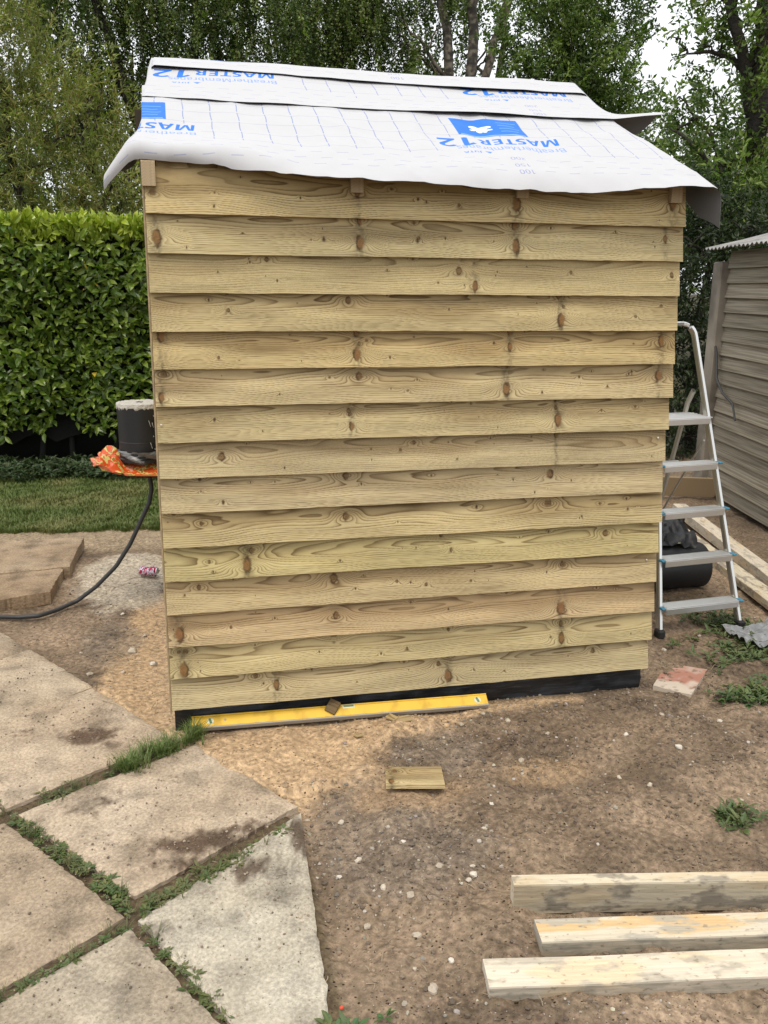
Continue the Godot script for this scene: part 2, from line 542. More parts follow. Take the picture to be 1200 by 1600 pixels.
func fill_tri(im: Image, a: Vector2, b: Vector2, c: Vector2, col: Color) -> void:
	var y0 := maxi(0, int(ceil(minf(a.y, minf(b.y, c.y)) - 0.5)))
	var y1 := mini(im.get_height() - 1, int(floor(maxf(a.y, maxf(b.y, c.y)) - 0.5)))
	for y in range(y0, y1 + 1):
		var yy := y + 0.5
		var l := 1e9
		var r := -1e9
		for e in [[a, b], [b, c], [c, a]]:
			var p: Vector2 = e[0]
			var s: Vector2 = e[1]
			if (p.y <= yy) != (s.y <= yy):
				var x := p.x + (s.x - p.x) * (yy - p.y) / (s.y - p.y)
				l = minf(l, x); r = maxf(r, x)
		if r >= l:
			var i := maxi(0, int(round(l)))
			var j := mini(im.get_width(), int(round(r)))
			if j > i:
				im.fill_rect(Rect2i(i, y, j - i, 1), col)

# s_top: arc length at row 0; edge: arc length of the sheet's lower edge; right: x of the right end of the printed name
func membrane_tex(s_top: float, s_low: float, edge: float, right: float, period: float) -> ImageTexture:
	var w := 2048
	var k := w / 2.4                       # pixels per metre
	var h := int((s_low - s_top) * k)
	var im := Image.create(w, h, false, Image.FORMAT_RGB8)
	im.fill(Color(0.735, 0.738, 0.752))
	var ink := Color(0.50, 0.55, 0.71)
	var faint := Color(0.60, 0.62, 0.70)
	var X := func(x: float) -> int: return int((x + 1.2) * k)
	var Y := func(s: float) -> int: return int((s - s_top) * k)
	for row in [0.10, 0.15, 0.205]:       # overlap marks
		var s: float = edge - row
		var off := 0.0 if row != 0.15 else 0.03
		for i in 26:
			var x := -1.18 + i * 0.0935 + off
			im.fill_rect(Rect2i(X.call(x), Y.call(s), int(0.042 * k), 3), Color(0.60, 0.62, 0.72))
	for i in 25:                            # grid
		var x := -1.16 + i * 0.1
		var y0: int = Y.call(edge - 0.92)
		var y1: int = Y.call(edge - 0.25)
		for y in range(maxi(0, y0), y1):
			if (y / 9) % 9 != 0:
				im.fill_rect(Rect2i(X.call(x) + int(2.0 * sin(y * 0.05 + i)), y, 3, 1), ink if (i % 5 != 2) else Color(0.5, 0.56, 0.72))
	for j in 8:
		var s := edge - 0.265 - j * 0.1
		im.fill_rect(Rect2i(0, Y.call(s), w, 2), faint)
	var blue := Color(0.17, 0.44, 0.82)
	for rep in [-2, -1, 0, 1]:
		var r: float = right + rep * period
		if r < -1.2 or r - 0.5 > 1.2:
			continue
		# clear the paper round the print
		im.fill_rect(Rect2i(X.call(r - 0.50), Y.call(edge - 0.445), int(0.52 * k), int(0.205 * k)), Color(0.735, 0.738, 0.752))
		im.fill_rect(Rect2i(X.call(r - 0.385), Y.call(edge - 0.64), int(0.285 * k), int(0.18 * k)), blue)
		# a white bird-like mark and lines of small print on the blue panel
		var cx: float = X.call(r - 0.28)
		var cy: float = Y.call(edge - 0.545)
		for e in [[0, 0, 26, 15], [-20, -14, 16, 12], [22, -10, 22, 9], [-4, 16, 12, 16], [14, 20, 9, 12], [-26, 10, 12, 6], [30, 12, 14, 6]]:
			for yy in range(-e[3], e[3] + 1):
				var hw := int(e[2] * sqrt(1.0 - pow(float(yy) / e[3], 2.0)))
				im.fill_rect(Rect2i(int(cx + e[0] - hw), int(cy + e[1] + yy), hw * 2, 1), Color(0.87, 0.89, 0.93))
		for q in 4:
			im.fill_rect(Rect2i(X.call(r - 0.20), Y.call(edge - 0.60 + q * 0.030), int((0.085 - 0.012 * (q % 2)) * k), 4), Color(0.42, 0.63, 0.92))
		im.fill_rect(Rect2i(X.call(r - 0.375), Y.call(edge - 0.474), int(0.265 * k), 5), Color(0.55, 0.7, 0.93))
		stamp(im, "MASTER", 120, X.call(r), Y.call(edge - 0.43), 0.322 * k, 0.064 * k, 0.10, blue)
		stamp(im, "12", 120, X.call(r - 0.334), Y.call(edge - 0.43), 0.15 * k, 0.098 * k, 0.12, blue)
		stamp(im, "BreatherMembranes", 60, X.call(r + 0.0), Y.call(edge - 0.305) - 0.034 * k, 0.43 * k, 0.046 * k, 0.0, Color(0.45, 0.58, 0.84), false)
		stamp(im, "JUTA", 60, X.call(r - 0.345), Y.call(edge - 0.278), 0.072 * k, 0.024 * k, 0.0, Color(0.35, 0.52, 0.84))
		fill_tri(im, Vector2(X.call(r - 0.335), Y.call(edge - 0.278)), Vector2(X.call(r - 0.305), Y.call(edge - 0.278)), Vector2(X.call(r - 0.32), Y.call(edge - 0.254)), Color(0.35, 0.52, 0.84))
		var nx: float = r - 0.20
		if rep != 0: continue
		for pr in [["100", 0.10, 0.030], ["150", 0.155, 0.026], ["200", 0.212, 0.024]]:
			im.fill_rect(Rect2i(X.call(nx - 0.10), Y.call(edge - pr[1]) - 12, int(0.13 * k), 30), Color(0.735, 0.738, 0.752))
			stamp(im, pr[0], 60, X.call(nx), Y.call(edge - pr[1]), 0.058 * k, pr[2] * k, 0.0, Color(0.52, 0.55, 0.72), false)
	return ImageTexture.create_from_image(im)

func roof_p(x: float, s: float, lift := 0.0) -> Vector3:
	return Vector3(x, 2.36 - s * sin(SLOPE) + lift * cos(SLOPE), -0.5 + s * cos(SLOPE) + lift * sin(SLOPE))

func bend(e: float, rb: float, most: float) -> Vector2:   # how far out and down the overhang goes after arc e
	var a := minf(e / rb, most)
	var rest := maxf(0.0, e - rb * most)
	return Vector2(rb * sin(a) + rest * cos(a), rb * (1.0 - cos(a)) + rest * sin(a))

func sheet(root: Node3D, rows: Array, uvs: Array, top: Material, under: Material) -> MeshInstance3D:
	var mb := MB.new()
	mb.grid(rows, uvs, Vector3.ZERO)
	# orient by the middle of the sheet
	var mid := mb.n[mb.n.size() / 2]
	if mid.y < 0.0:
		for i in mb.n.size():
			mb.n[i] = -mb.n[i]
		for i in range(0, mb.ix.size(), 3):
			var t := mb.ix[i + 1]
			mb.ix[i + 1] = mb.ix[i + 2]; mb.ix[i + 2] = t
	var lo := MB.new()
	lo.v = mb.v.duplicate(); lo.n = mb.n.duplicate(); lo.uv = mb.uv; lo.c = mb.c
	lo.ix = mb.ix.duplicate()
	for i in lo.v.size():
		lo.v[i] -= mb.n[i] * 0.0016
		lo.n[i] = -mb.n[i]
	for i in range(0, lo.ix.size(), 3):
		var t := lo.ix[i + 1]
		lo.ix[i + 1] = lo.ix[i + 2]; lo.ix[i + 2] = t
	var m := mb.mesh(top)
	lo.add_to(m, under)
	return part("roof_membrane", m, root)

# ------------------------------------------------------------------ foliage
func leaf(mb: MB, base: Vector3, dir: Vector3, side: Vector3, ln: float, wd: float, fold: float, col: Color, fine := false) -> void:
	var up := side.cross(dir).normalized()
	var tip := base + dir * ln - up * ln * 0.12
	if fine:
		var a := base + dir * ln * 0.33
		var b := base + dir * ln * 0.68
		var l1 := a + side * wd * 0.46 + up * fold * wd
		var r1 := a - side * wd * 0.46 + up * fold * wd
		var l2 := b + side * wd * 0.40 + up * fold * wd * 0.8
		var r2 := b - side * wd * 0.40 + up * fold * wd * 0.8
		mb.tri(base, l1, a, up, col); mb.tri(base, a, r1, up, col)
		mb.quad(a, l1, l2, b, up, col); mb.quad(a, b, r2, r1, up, col)
		mb.tri(b, l2, tip, up, col); mb.tri(b, tip, r2, up, col)
	else:
		var m := base + dir * ln * 0.45
		mb.tri(base, m + side * wd * 0.5 + up * fold * wd, tip, up, col)
		mb.tri(base, tip, m - side * wd * 0.5 + up * fold * wd, up, col)

func spray(n: int, length: float, ln: float, wd: float, spread: float, droop: float, material: Material) -> ArrayMesh:
	# leaves along a twig that runs along +y from the origin
	var mb := MB.new()
	var pts: Array = []
	var rad: Array = []
	var p := Vector3.ZERO
	var d := Vector3(rf(-0.2, 0.2), 1, rf(-0.2, 0.2)).normalized()
	for i in 6:
		pts.append(p); rad.append(0.0035 * (1.0 - i / 6.5))
		p += d * length / 5.0
		d = (d + Vector3(rf(-0.2, 0.2), -droop, rf(-0.2, 0.2))).normalized()
	mb.tube(pts, rad, 3, Color(1.1, 0.7, 0.6), false)
	for i in n:
		var t := rf(0.05, 1.0) * 4.99
		var k := int(t)
		var q: Vector3 = pts[k].lerp(pts[k + 1], t - k)
		var ax: Vector3 = (pts[k + 1] - pts[k]).normalized()
		var o := Vector3(rf(-1, 1), rf(-1, 1), rf(-1, 1)).normalized()
		var out := (ax * rf(0.2, 0.9) + o * spread + Vector3(0, -droop * 1.5, 0)).normalized()
		q += o * rf(0.0, 0.05) * spread
		var side := out.cross(Vector3(rf(-1, 1), rf(-1, 1), rf(-1, 1))).normalized()
		var v := rf(0.7, 1.25)
		leaf(mb, q, out, side, ln * rf(0.7, 1.15), wd * rf(0.75, 1.1), rf(0.0, 0.25), Color(v, v, v * rf(0.8, 1.1)))
	return mb.mesh(material)

func tree(called: String, label: String, at: Vector3, stems: Array, clumps: Array, sprays: Array, cols: Array, bark: Material, hang: int, gap: float, size := 1.0) -> Node3D:
	# stems: arrays of [points..., radius at the foot]; clumps: [centre, radii, count]; all in world coordinates
	var t := thing(called, label, "tree", at)
	var joints: Array = []
	for st in stems:
		var pts: Array = []
		var rad: Array = []
		var ctl: Array = st[0]
		for i in ctl.size() - 1:
			for k in 6:
				var f := k / 6.0
				var p: Vector3 = ctl[i].lerp(ctl[i + 1], f) - at
				p += Vector3(n_mid.get_noise_2d(p.y * 1.3, at.x * 9.0 + i), 0, n_mid.get_noise_2d(p.y * 1.3, at.z * 7.0)) * 0.10 * minf(1.0, maxf(p.y, 0.0))
				pts.append(p)
				rad.append(lerpf(st[1], st[2], (i + f) / (ctl.size() - 1)))
		pts.append(ctl[-1] - at); rad.append(st[2])
		joints.append_array(pts)
		var mb := MB.new()
		mb.tube(pts, rad, 9)
		part("trunk", mb.mesh(bark), t)
	var xf: Array = []
	var cc: Array = []
	for s in sprays:
		xf.append([]); cc.append([])
	for c in clumps:
		var ctr: Vector3 = c[0] - at
		var rr: Vector3 = c[1]
		var mb := MB.new()
		var best: Vector3 = joints[0]
		var bd := 1e9
		for j in joints:
			var dd: float = (j - ctr).length() + maxf(0.0, j.y - ctr.y + 0.3) * 3.0
			if dd < bd:
				bd = dd; best = j
		var mids: Array = []
		for q in 7:
			var end := ctr + Vector3(rf(-1, 1) * rr.x, rf(-0.7, 0.9) * rr.y, rf(-1, 1) * rr.z) * 0.8
			var root: Vector3 = best if q < 2 else mids[rng.randi_range(0, mids.size() - 1)]
			var pts: Array = []
			var rad: Array = []
			var bow := Vector3(rf(-0.3, 0.3), 0.35, rf(-0.3, 0.3)) * (end - root).length() * 0.3
			for i in 8:
				var f := i / 7.0
				pts.append(root.lerp(end, f) + bow * sin(f * PI) + Vector3(rf(-1, 1), rf(-1, 1), rf(-1, 1)) * 0.03)
				rad.append(lerpf(0.05 if q < 2 else 0.022, 0.006, f) * size)
			mids.append_array(pts.slice(3, 7))
			mb.tube(pts, rad, 5, Color.WHITE, false)
		part("branch", mb.mesh(bark), t)
		var made := 0
		var tries := 0
		while made < c[2] and tries < c[2] * 6:
			tries += 1
			var o := Vector3(rf(-1, 1), rf(-1, 1), rf(-1, 1))
			if o.length() > 1.0:
				continue
			var p := ctr + o * rr
			var w := p + at
			if n_mid.get_noise_3d(w.x * 1.1, w.y * 1.1, w.z * 1.1) + n_low.get_noise_3d(w.x * 1.6, w.y * 1.6, w.z * 1.6) * 0.8 < gap:
				continue
			made += 1
			var k := rng.randi_range(0, sprays.size() - 1)
			var col: Color = cols[rng.randi_range(0, cols.size() - 1)]
			var reps := 1 if hang == 0 else rng.randi_range(1, hang)
			var yaw := rf(0, TAU)
			for q in reps:
				var bs := Basis(Vector3.UP, yaw)
				if hang > 0:
					bs = bs * Basis(Vector3.RIGHT, rf(2.5, 3.3))
				else:
					bs = bs * Basis(Vector3.RIGHT, rf(0.1, 1.9))
				bs = bs.scaled(Vector3.ONE * rf(0.75, 1.25) * size)
				xf[k].append(Transform3D(bs, p + Vector3(rf(-0.03, 0.03), -0.42 * q * size, rf(-0.03, 0.03))))
				var v := rf(0.75, 1.3)
				cc[k].append(Color(col.r * v, col.g * v, col.b * v))
	for k in sprays.size():
		var o := scatter(sprays[k], xf[k], cc[k])
		o.name = "crown" if k == 0 else "crown_%03d" % k
		t.add_child(o)
	return t

func grass_mesh(n: int, ht: float, wd: float, spread: float, lean: float, material: Material) -> ArrayMesh:
	var mb := MB.new()
	for i in n:
		var a := rf(0, TAU)
		var b := Vector3(cos(a), 0, sin(a)) * rf(0, spread)
		var d := Vector3(cos(a + rf(-1, 1)), 0, sin(a + rf(-1, 1))) * lean * rf(0.2, 1.0)
		var hh := ht * rf(0.5, 1.1)
		var s := Vector3(-d.z, 0, d.x).normalized() * wd
		if s.length() < wd * 0.5:
			s = Vector3(wd, 0, 0)
		var p1 := b + Vector3.UP * hh * 0.55 + d * hh * 0.35
		var p2 := b + Vector3.UP * hh * 0.85 + d * hh
		var v := rf(0.75, 1.25)
		var col := Color(v, v, v)
		mb.quad(b - s, b + s, p1 + s * 0.8, p1 - s * 0.8, d + Vector3(0, 0.3, 0), col)
		mb.tri(p1 - s * 0.8, p1 + s * 0.8, p2, d + Vector3(0, 0.3, 0), col)
	return mb.mesh(material)

func stone_mesh(material: Material, sub := 6) -> ArrayMesh:
	var mb := MB.new()
	var rows: Array = []
	var off := rf(0, 100)
	for i in sub + 1:
		var row: Array = []
		var th := PI * i / sub
		for k in sub * 2 + 1:
			var ph := TAU * (k % (sub * 2)) / (sub * 2)
			var d := Vector3(sin(th) * cos(ph), cos(th), sin(th) * sin(ph))
			var r := 1.0 + n_low.get_noise_3d(d.x * 2.2 + off, d.y * 2.2, d.z * 2.2) * 0.55
			row.append(d * r * Vector3(1, 0.62, 0.8))
		rows.append(row)
	for i in sub:
		for k in sub * 2:
			var m: Vector3 = rows[i][k] + rows[i + 1][k + 1]
			mb.quad(rows[i][k], rows[i][k + 1], rows[i + 1][k + 1], rows[i + 1][k], m)
	return mb.mesh(material)

func aim(x: Vector3, up := Vector3.UP) -> Basis:        # local x along the given direction
	x = x.normalized()
	var z := x.cross(up).normalized()
	return Basis(x, z.cross(x).normalized(), z)

func _ready() -> void:
	rng.seed = 7
	n_low.seed = 11; n_low.frequency = 0.6; n_low.fractal_octaves = 3
	n_mid.seed = 12; n_mid.frequency = 1.3; n_mid.fractal_octaves = 4
	n_fine.seed = 13; n_fine.frequency = 1.0; n_fine.fractal_octaves = 4
	# ---------------------------------------------------------------- camera, sky, light
	var cam := Camera3D.new()
	cam.name = "camera"
	cam.fov = 59.49
	cam.near = 0.05; cam.far = 600.0
	cam.position = Vector3(-0.9176, 1.6847, 3.2688)
	cam.rotation = Vector3(-0.24694, -0.22538, 0.00935)
	add_child(cam)
	cam.current = true
	var env := Environment.new()
	env.background_mode = Environment.BG_SKY
	var sky := Sky.new()
	var sm := ProceduralSkyMaterial.new()
	sm.sky_top_color = Color(0.97, 0.98, 1.0)
	sm.sky_horizon_color = Color(0.84, 0.85, 0.86)
	sm.sky_curve = 0.25
	sm.sky_energy_multiplier = 1.0
	sm.ground_bottom_color = Color(0.25, 0.23, 0.2)
	sm.ground_horizon_color = Color(0.6, 0.6, 0.6)
	sky.sky_material = sm
	env.sky = sky
	env.tonemap_mode = Environment.TONE_MAPPER_LINEAR
	env.tonemap_exposure = 1.56
	env.sdfgi_enabled = true
	env.ssao_enabled = true
	env.ssil_enabled = true
	var we := WorldEnvironment.new()
	we.name = "world"
	we.environment = env
	add_child(we)
	var sun := DirectionalLight3D.new()
	sun.name = "overcast_sun"
	sun.light_energy = 0.42
	sun.light_angular_distance = 24.0
	sun.light_color = Color(1.0, 0.96, 0.90)
	sun.shadow_enabled = true
	sun.rotation = Vector3(deg_to_rad(-66), deg_to_rad(-20), 0)
	add_child(sun)

	build_ground()
	build_shed()
	build_paving()
	build_trees()
	build_hedge()
	build_old_shed()
	build_ladder()
	build_site_objects()
	build_timbers()
	build_small_things()

# ------------------------------------------------------------------ setting
func build_ground() -> void:
	var xs := axis_lines([[-220, -60, 40], [-60, -20, 8], [-20, -6, 1.4], [-6, -2.6, 0.1], [-2.6, -2.0, 0.03], [-2.0, 2.0, 0.016], [2.0, 2.3, 0.03], [2.3, 4.6, 0.05], [4.6, 8, 0.3], [8, 24, 2], [24, 60, 9], [60, 220, 40]])
	var zs := axis_lines([[-260, -60, 40], [-60, -20, 8], [-20, -7, 1.0], [-7, -2.8, 0.06], [-2.8, -1.2, 0.03], [-1.2, -0.7, 0.02], [-0.7, 1.8, 0.016], [1.8, 1.9, 0.02], [1.9, 3.2, 0.06], [3.2, 8, 0.4], [8, 30, 4], [30, 180, 30]])
	var mb := MB.new()
	var nx := xs.size()
	for z in zs:
		for x in xs:
			mb.vert(Vector3(x, gh(x, z), z), Vector3.UP, Vector2(x, z), gcol(x, z))
	for j in zs.size():
		for i in nx:
			var a := j * nx + i
			var l := mb.v[j * nx + maxi(i - 1, 0)]
			var r := mb.v[j * nx + mini(i + 1, nx - 1)]
			var u := mb.v[maxi(j - 1, 0) * nx + i]
			var d := mb.v[mini(j + 1, zs.size() - 1) * nx + i]
			mb.n[a] = (d - u).cross(r - l).normalized()
	for j in zs.size() - 1:
		for i in nx - 1:
			var a := j * nx + i
			mb.ix.append_array(PackedInt32Array([a, a + 1, a + nx + 1, a, a + nx + 1, a + nx]))
	var m := mat("ground", Color.WHITE, 0.95)
	m.vertex_color_use_as_albedo = true
	var st := soil_tile(1024, 0.46, 0.74, 6500)
	m.albedo_color = srgb(2.05, 2.07, 2.1)
	m.albedo_texture = st[0]
	m.heightmap_enabled = true
	m.heightmap_texture = st[1]
	m.heightmap_scale = 0.22
	m.uv1_scale = Vector3(0.83, 0.83, 1)
	m.metallic_specular = 0.25
	mats["soil_col"] = st[0]
	mats["soil_h"] = st[1]
	single("ground", mb.mesh(m), "", "", Vector3.ZERO, "", "structure")
	# crumbs and gravel
	var sm := mat("stone", Color.WHITE, 0.85)
	sm.vertex_color_use_as_albedo = true
	sm.albedo_color = Color.WHITE
	var v := [stone_mesh(sm, 3), stone_mesh(sm, 3), stone_mesh(sm, 4)]
	mats["stones"] = v
	for kind in 2:
		for k in 3:
			var xf: Array = []
			var cc: Array = []
			var want := 9000 if kind == 0 else 1200
			var tries := 0
			while xf.size() < want and tries < 90000:
				tries += 1
				var x := rf(-1.7, 2.3)
				var z := rf(-2.4, 1.85) if rng.randf() < 0.35 else rf(-0.1, 1.85)
				if slab_side(x, z) > -0.005 and z > -0.95:
					continue
				if x > -1.0 and x < 1.02 and z < -0.05:
					continue
				var d := n_mid.get_noise_2d(x * 1.5 + 30.0, z * 1.5) + blob(x, z, -0.02, 0.33, 0.25, 0.2) * 0.8 + blob(x, z, -0.35, 0.85, 0.3, 0.4) * 0.4 + blob(x, z, -1.3, -1.0, 0.2, 0.4) * 0.7 + blob(x, z, 0.3, 0.1, 0.3, 0.1) * 0.6
				d -= (blob(x, z, -0.62, 0.34, 0.35, 0.22) + blob(x, z, -1.1, -0.5, 0.12, 0.5)) * 0.55
				if d < rf(-0.75 if kind == 0 else -0.25, 0.5):
					continue
				var r := (0.0014 if kind == 0 else 0.002) + pow(rng.randf(), 9.0) * (0.009 if kind == 0 else 0.0075)
				var b := Basis.from_euler(Vector3(rf(-0.4, 0.4), rf(0, TAU), rf(-0.4, 0.4))).scaled(Vector3.ONE * r)
				xf.append(Transform3D(b, Vector3(x, gh(x, z) + r * 0.25, z)))
				if kind == 0:
					var g := gcol(x, z)
					var f := rf(0.6, 1.3)
					cc.append(Color(g.r * f, g.g * f, g.b * f))
				else:
					var w := rf(0.14, 0.5)
					cc.append(Color(w, w * rf(0.86, 0.95), w * rf(0.68, 0.86)))
			var o := scatter(v[k], xf, cc)
			o.name = numbered("soil_crumbs" if kind == 0 else "gravel")
			add_child(o)
			meta(o, ["dark crumbs of soil strewn over the bare ground", "small pale gravel scattered over the bare ground"][kind], ["soil", "gravel"][kind], "", "stuff")
	# dry twigs and straw
	var tm := MB.new()
	for i in 420:
		var x := rf(-1.0, 2.0)
		var z := rf(0.0, 1.8) if i % 3 else rf(-2.0, 0.0)
		if x < 1.02 and z < 0.02: x = rf(-1.5, -1.05)
		if slab_side(x, z) > 0.0 and z > -0.9 and rng.randf() < 0.6: continue
		var a := rf(0, TAU)
		var l := rf(0.008, 0.035) if i % 9 else rf(0.05, 0.11)
		var p := Vector3(x, maxf(gh(x, z), -0.01 if slab_side(x, z) < 0.0 else 0.008) + 0.003, z)
		var q := p + Vector3(cos(a) * l, rf(0, 0.006), sin(a) * l)
		var w := rf(0.10, 0.42)
		tm.tube([p, (p + q) * 0.5 + Vector3(rf(-1, 1), rf(0, 1), rf(-1, 1)) * l * 0.09, q], [0.0012, 0.0012, 0.0007], 4, Color(w, w * 0.8, w * 0.55))
	single("dry_twigs", tm.mesh(sm), "scraps of straw and dry twigs lying on the bare soil", "twigs", Vector3.ZERO, "", "stuff")
	# lawn
	var gm := leaf_mat("grass", 0.6, Color(0.35, 0.45, 0.1))
	var gv := [grass_mesh(10, 0.045, 0.0022, 0.03, 0.8, gm), grass_mesh(10, 0.035, 0.002, 0.03, 1.1, gm)]
	mats["tufts"] = gv
	for k in 2:
		var xf: Array = []
		var cc: Array = []
		for i in 9500:
			var x := rf(-3.6, -0.5)
			var z := -3.06 - pow(rng.randf(), 1.15) * 2.2
			var d := n_mid.get_noise_2d(x * 1.2, z * 1.2)
			if d < rf(-0.75, -0.1): continue
			z += n_fine.get_noise_2d(x * 5.0, 0.0) * 0.06
			xf.append(Transform3D(Basis(Vector3.UP, rf(0, TAU)).scaled(Vector3.ONE * rf(0.7, 1.35)), Vector3(x, gh(x, z) - 0.003, z)))
			var dry := clampf(0.3 + d * 0.9 + rf(-0.3, 0.3), 0.0, 1.0)
			var c := Color(0.10, 0.15, 0.026).lerp(Color(0.24, 0.23, 0.08), dry)
			cc.append(c)
		var o := scatter(gv[k], xf, cc)
		o.name = numbered("lawn_grass")
		add_child(o)
		meta(o, "short patchy lawn grass between the concrete strip and the hedge" if k == 0 else "sparser blades mixed through the lawn in front of the hedge", "grass", "", "stuff")

# ------------------------------------------------------------------ the shed
func build_shed() -> void:
	var t := thing("shed", "new timber shed clad in pale overlapping boards under a white printed roof membrane", "shed")
	var grain := noise_tex(0.06, 44, 256)
	for i in 15:
		var m := StandardMaterial3D.new()
		m.resource_name = "board_wood"
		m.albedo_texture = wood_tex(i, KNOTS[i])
		m.albedo_color = srgb(0.715, 0.71, 0.635)
		m.roughness = 0.72
		m.metallic_specular = 0.35
		m.texture_repeat = true
		board_mats.append(m)
	# front boards
	for i in 15:
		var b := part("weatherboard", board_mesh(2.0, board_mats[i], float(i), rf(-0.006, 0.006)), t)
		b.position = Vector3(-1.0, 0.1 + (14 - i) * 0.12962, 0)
		b.rotation.z = rf(-0.0012, 0.0012)
	# side and back boards
	for side in 3:
		var ln: float = [1.94, 1.94, 1.93][side]
		for k in 3:
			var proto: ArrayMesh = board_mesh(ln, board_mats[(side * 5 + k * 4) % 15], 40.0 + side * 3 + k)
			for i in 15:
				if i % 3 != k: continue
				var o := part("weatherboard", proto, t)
				var y := 0.1 + (14 - i) * 0.12962
				if side == 0:
					o.transform = Transform3D(Basis(Vector3.UP, -PI / 2), Vector3(-0.968, y, -1.965))
				elif side == 1:
					o.transform = Transform3D(Basis(Vector3.UP, PI / 2), Vector3(0.968, y, -0.025))
				else:
					o.transform = Transform3D(Basis(Vector3.UP, PI), Vector3(0.965, y, -1.97))
				if side == 0:
					o.transform = Transform3D(Basis(Vector3(0, 0, 1), Vector3.UP, Vector3(-1, 0, 0)), Vector3(-0.968, y, -1.965))
				elif side == 1:
					o.transform = Transform3D(Basis(Vector3(0, 0, -1), Vector3.UP, Vector3(1, 0, 0)), Vector3(0.968, y, -0.025))
	var pale := mat("pale_timber", Color(0.50, 0.38, 0.23), 0.75)
	pale.albedo_texture = noise_tex(0.012, 61, 256, false, ramp([[0.0, grey(0.82)], [1.0, grey(1.0)]]))
	pale.uv1_scale = Vector3(1, 8, 1)
	var inner := mat("sheathing", Color(0.30, 0.22, 0.13), 0.85)
	# frame, corner battens, wall plates
	var mb := MB.new()
	mb.box(Transform3D(Basis(), Vector3(-1.0045, 1.075, -0.008)), Vector3(0.007, 2.0, 0.030), 0.001)
	part("corner_batten", mb.mesh(pale), t)
	mb = MB.new()
	for z in [-0.03, -1.94]:
		for x in [-0.94, 0.94]:
			mb = MB.new()
			mb.box(Transform3D(Basis(), Vector3(x, 1.06, z)), Vector3(0.046, 1.92, 0.05))
			part("corner_post", mb.mesh(pale), t)
	for z in [-0.025, -1.945]:
		mb = MB.new()
		mb.box(Transform3D(Basis(), Vector3(0, 2.055, z)), Vector3(1.92, 0.07, 0.045))
		var wp := part("wall_plate", mb.mesh(board_mats[0]), t)
	for sx in [-1.0, 1.0]:
		mb = MB.new()
		var x: float = sx * (0.935 if sx < 0.0 else 0.87)
		var a := Vector3(x, 2.05, -0.03)
		var b := Vector3(x, 2.05, -1.94)
		var c := Vector3(x, 2.565, -0.985)
		var d := Vector3(sx * 0.012, 0, 0)
		mb.tri(a + d, b + d, c + d, Vector3(sx, 0, 0))
		mb.tri(a - d, b - d, c - d, Vector3(-sx, 0, 0))
		part("gable_panel", mb.mesh(pale), t)
	# rafters, both slopes
	var rx := [-0.985, -0.282, 0.331, 0.947]
	for i in 4:
		for sl in 2:
			mb = MB.new()
			var dir := Vector3(0, -sin(SLOPE), cos(SLOPE) * (1.0 if sl == 0 else -1.0))
			var low := roof_p(rx[i], 0.612, 0.0)
			# a deep end cut square to the ground: built as a prism in the yz plane
			var zf := 0.034
			var prof: Array = []
			var yt := 2.36 - (zf + 0.5) * tan(SLOPE) - 0.006
			prof.append(Vector2(zf, yt))
			prof.append(Vector2(zf, 2.0))
			prof.append(Vector2(zf - 0.075, 2.0))
			prof.append(Vector2(-0.985, 2.495))
			prof.append(Vector2(-0.985, 2.36 + (0.985 - 0.5) * tan(SLOPE) - 0.006))
			var w := 0.0225
			var P := func(q: Vector2, s: float) -> Vector3:
				return Vector3(rx[i] + s * w + [0.045, 0.0, 0.0, -0.075][i] * clampf(-q.x, 0.0, 1.0), q.y, q.x if sl == 0 else -1.97 - q.x)
			for s in [-1.0, 1.0]:
				for k in range(1, prof.size() - 1):
					mb.tri(P.call(prof[0], s), P.call(prof[k], s), P.call(prof[k + 1], s), Vector3(s, 0, 0))
			var ctr := Vector3(rx[i], 2.25, -0.5 if sl == 0 else -1.47)
			for k in prof.size():
				var q0: Vector2 = prof[k]
				var q1: Vector2 = prof[(k + 1) % prof.size()]
				var mid: Vector3 = P.call((q0 + q1) * 0.5, 0.0)
				mb.quad(P.call(q0, -1.0), P.call(q0, 1.0), P.call(q1, 1.0), P.call(q1, -1.0), mid - ctr)
			part("rafter", mb.mesh(pale), t)
	# black damp-proof skirt round the base
	var black := mat("black_plastic", Color(0.012, 0.013, 0.015), 0.34)
	black.roughness_texture = noise_tex(0.02, 71, 256, false, ramp([[0.0, grey(0.5)], [1.0, grey(1.0)]]))
	black.roughness = 0.7
	var dusty := mat("dusty_black_plastic", Color.WHITE, 0.55)
	dusty.albedo_texture = noise_tex(0.009, 72, 512, false, ramp([[0.0, Color(0.09, 0.095, 0.105)], [0.52, Color(0.10, 0.105, 0.115)], [0.66, Color(0.19, 0.20, 0.21)], [0.75, Color(0.12, 0.125, 0.13)], [1.0, Color(0.35, 0.36, 0.36)]]))
	dusty.uv1_scale = Vector3(0.8, 2.6, 1)
	var rows: Array = []
	var uvs: Array = []
	var path: Array = []
	for i in 20: path.append([Vector3(-0.992, 0, -1.95 + i * 0.0985), Vector3(-1, 0, 0)])
	for i in 101: path.append([Vector3(-0.992 + i * 0.01992, 0, -0.030), Vector3(0, 0, 1)])
	for i in 20: path.append([Vector3(1.0, 0, -0.055 - i * 0.0985), Vector3(1, 0, 0)])
	for r in 9:
		var row: Array = []
		var ur: Array = []
		for k in path.size():
			var p: Vector3 = path[k][0]
			var y := -0.03 + r * 0.02
			var w := n_mid.get_noise_2d(k * 0.05, r * 0.08) * 0.012 + n_fine.get_noise_2d(k * 0.14 + r * 0.09, r * 0.25) * 0.014
			row.append(p + path[k][1] * w + Vector3(0, y, 0))
			ur.append(Vector2(k * 0.02, r * 0.1))
		rows.append(row); uvs.append(ur)
	mb = MB.new()
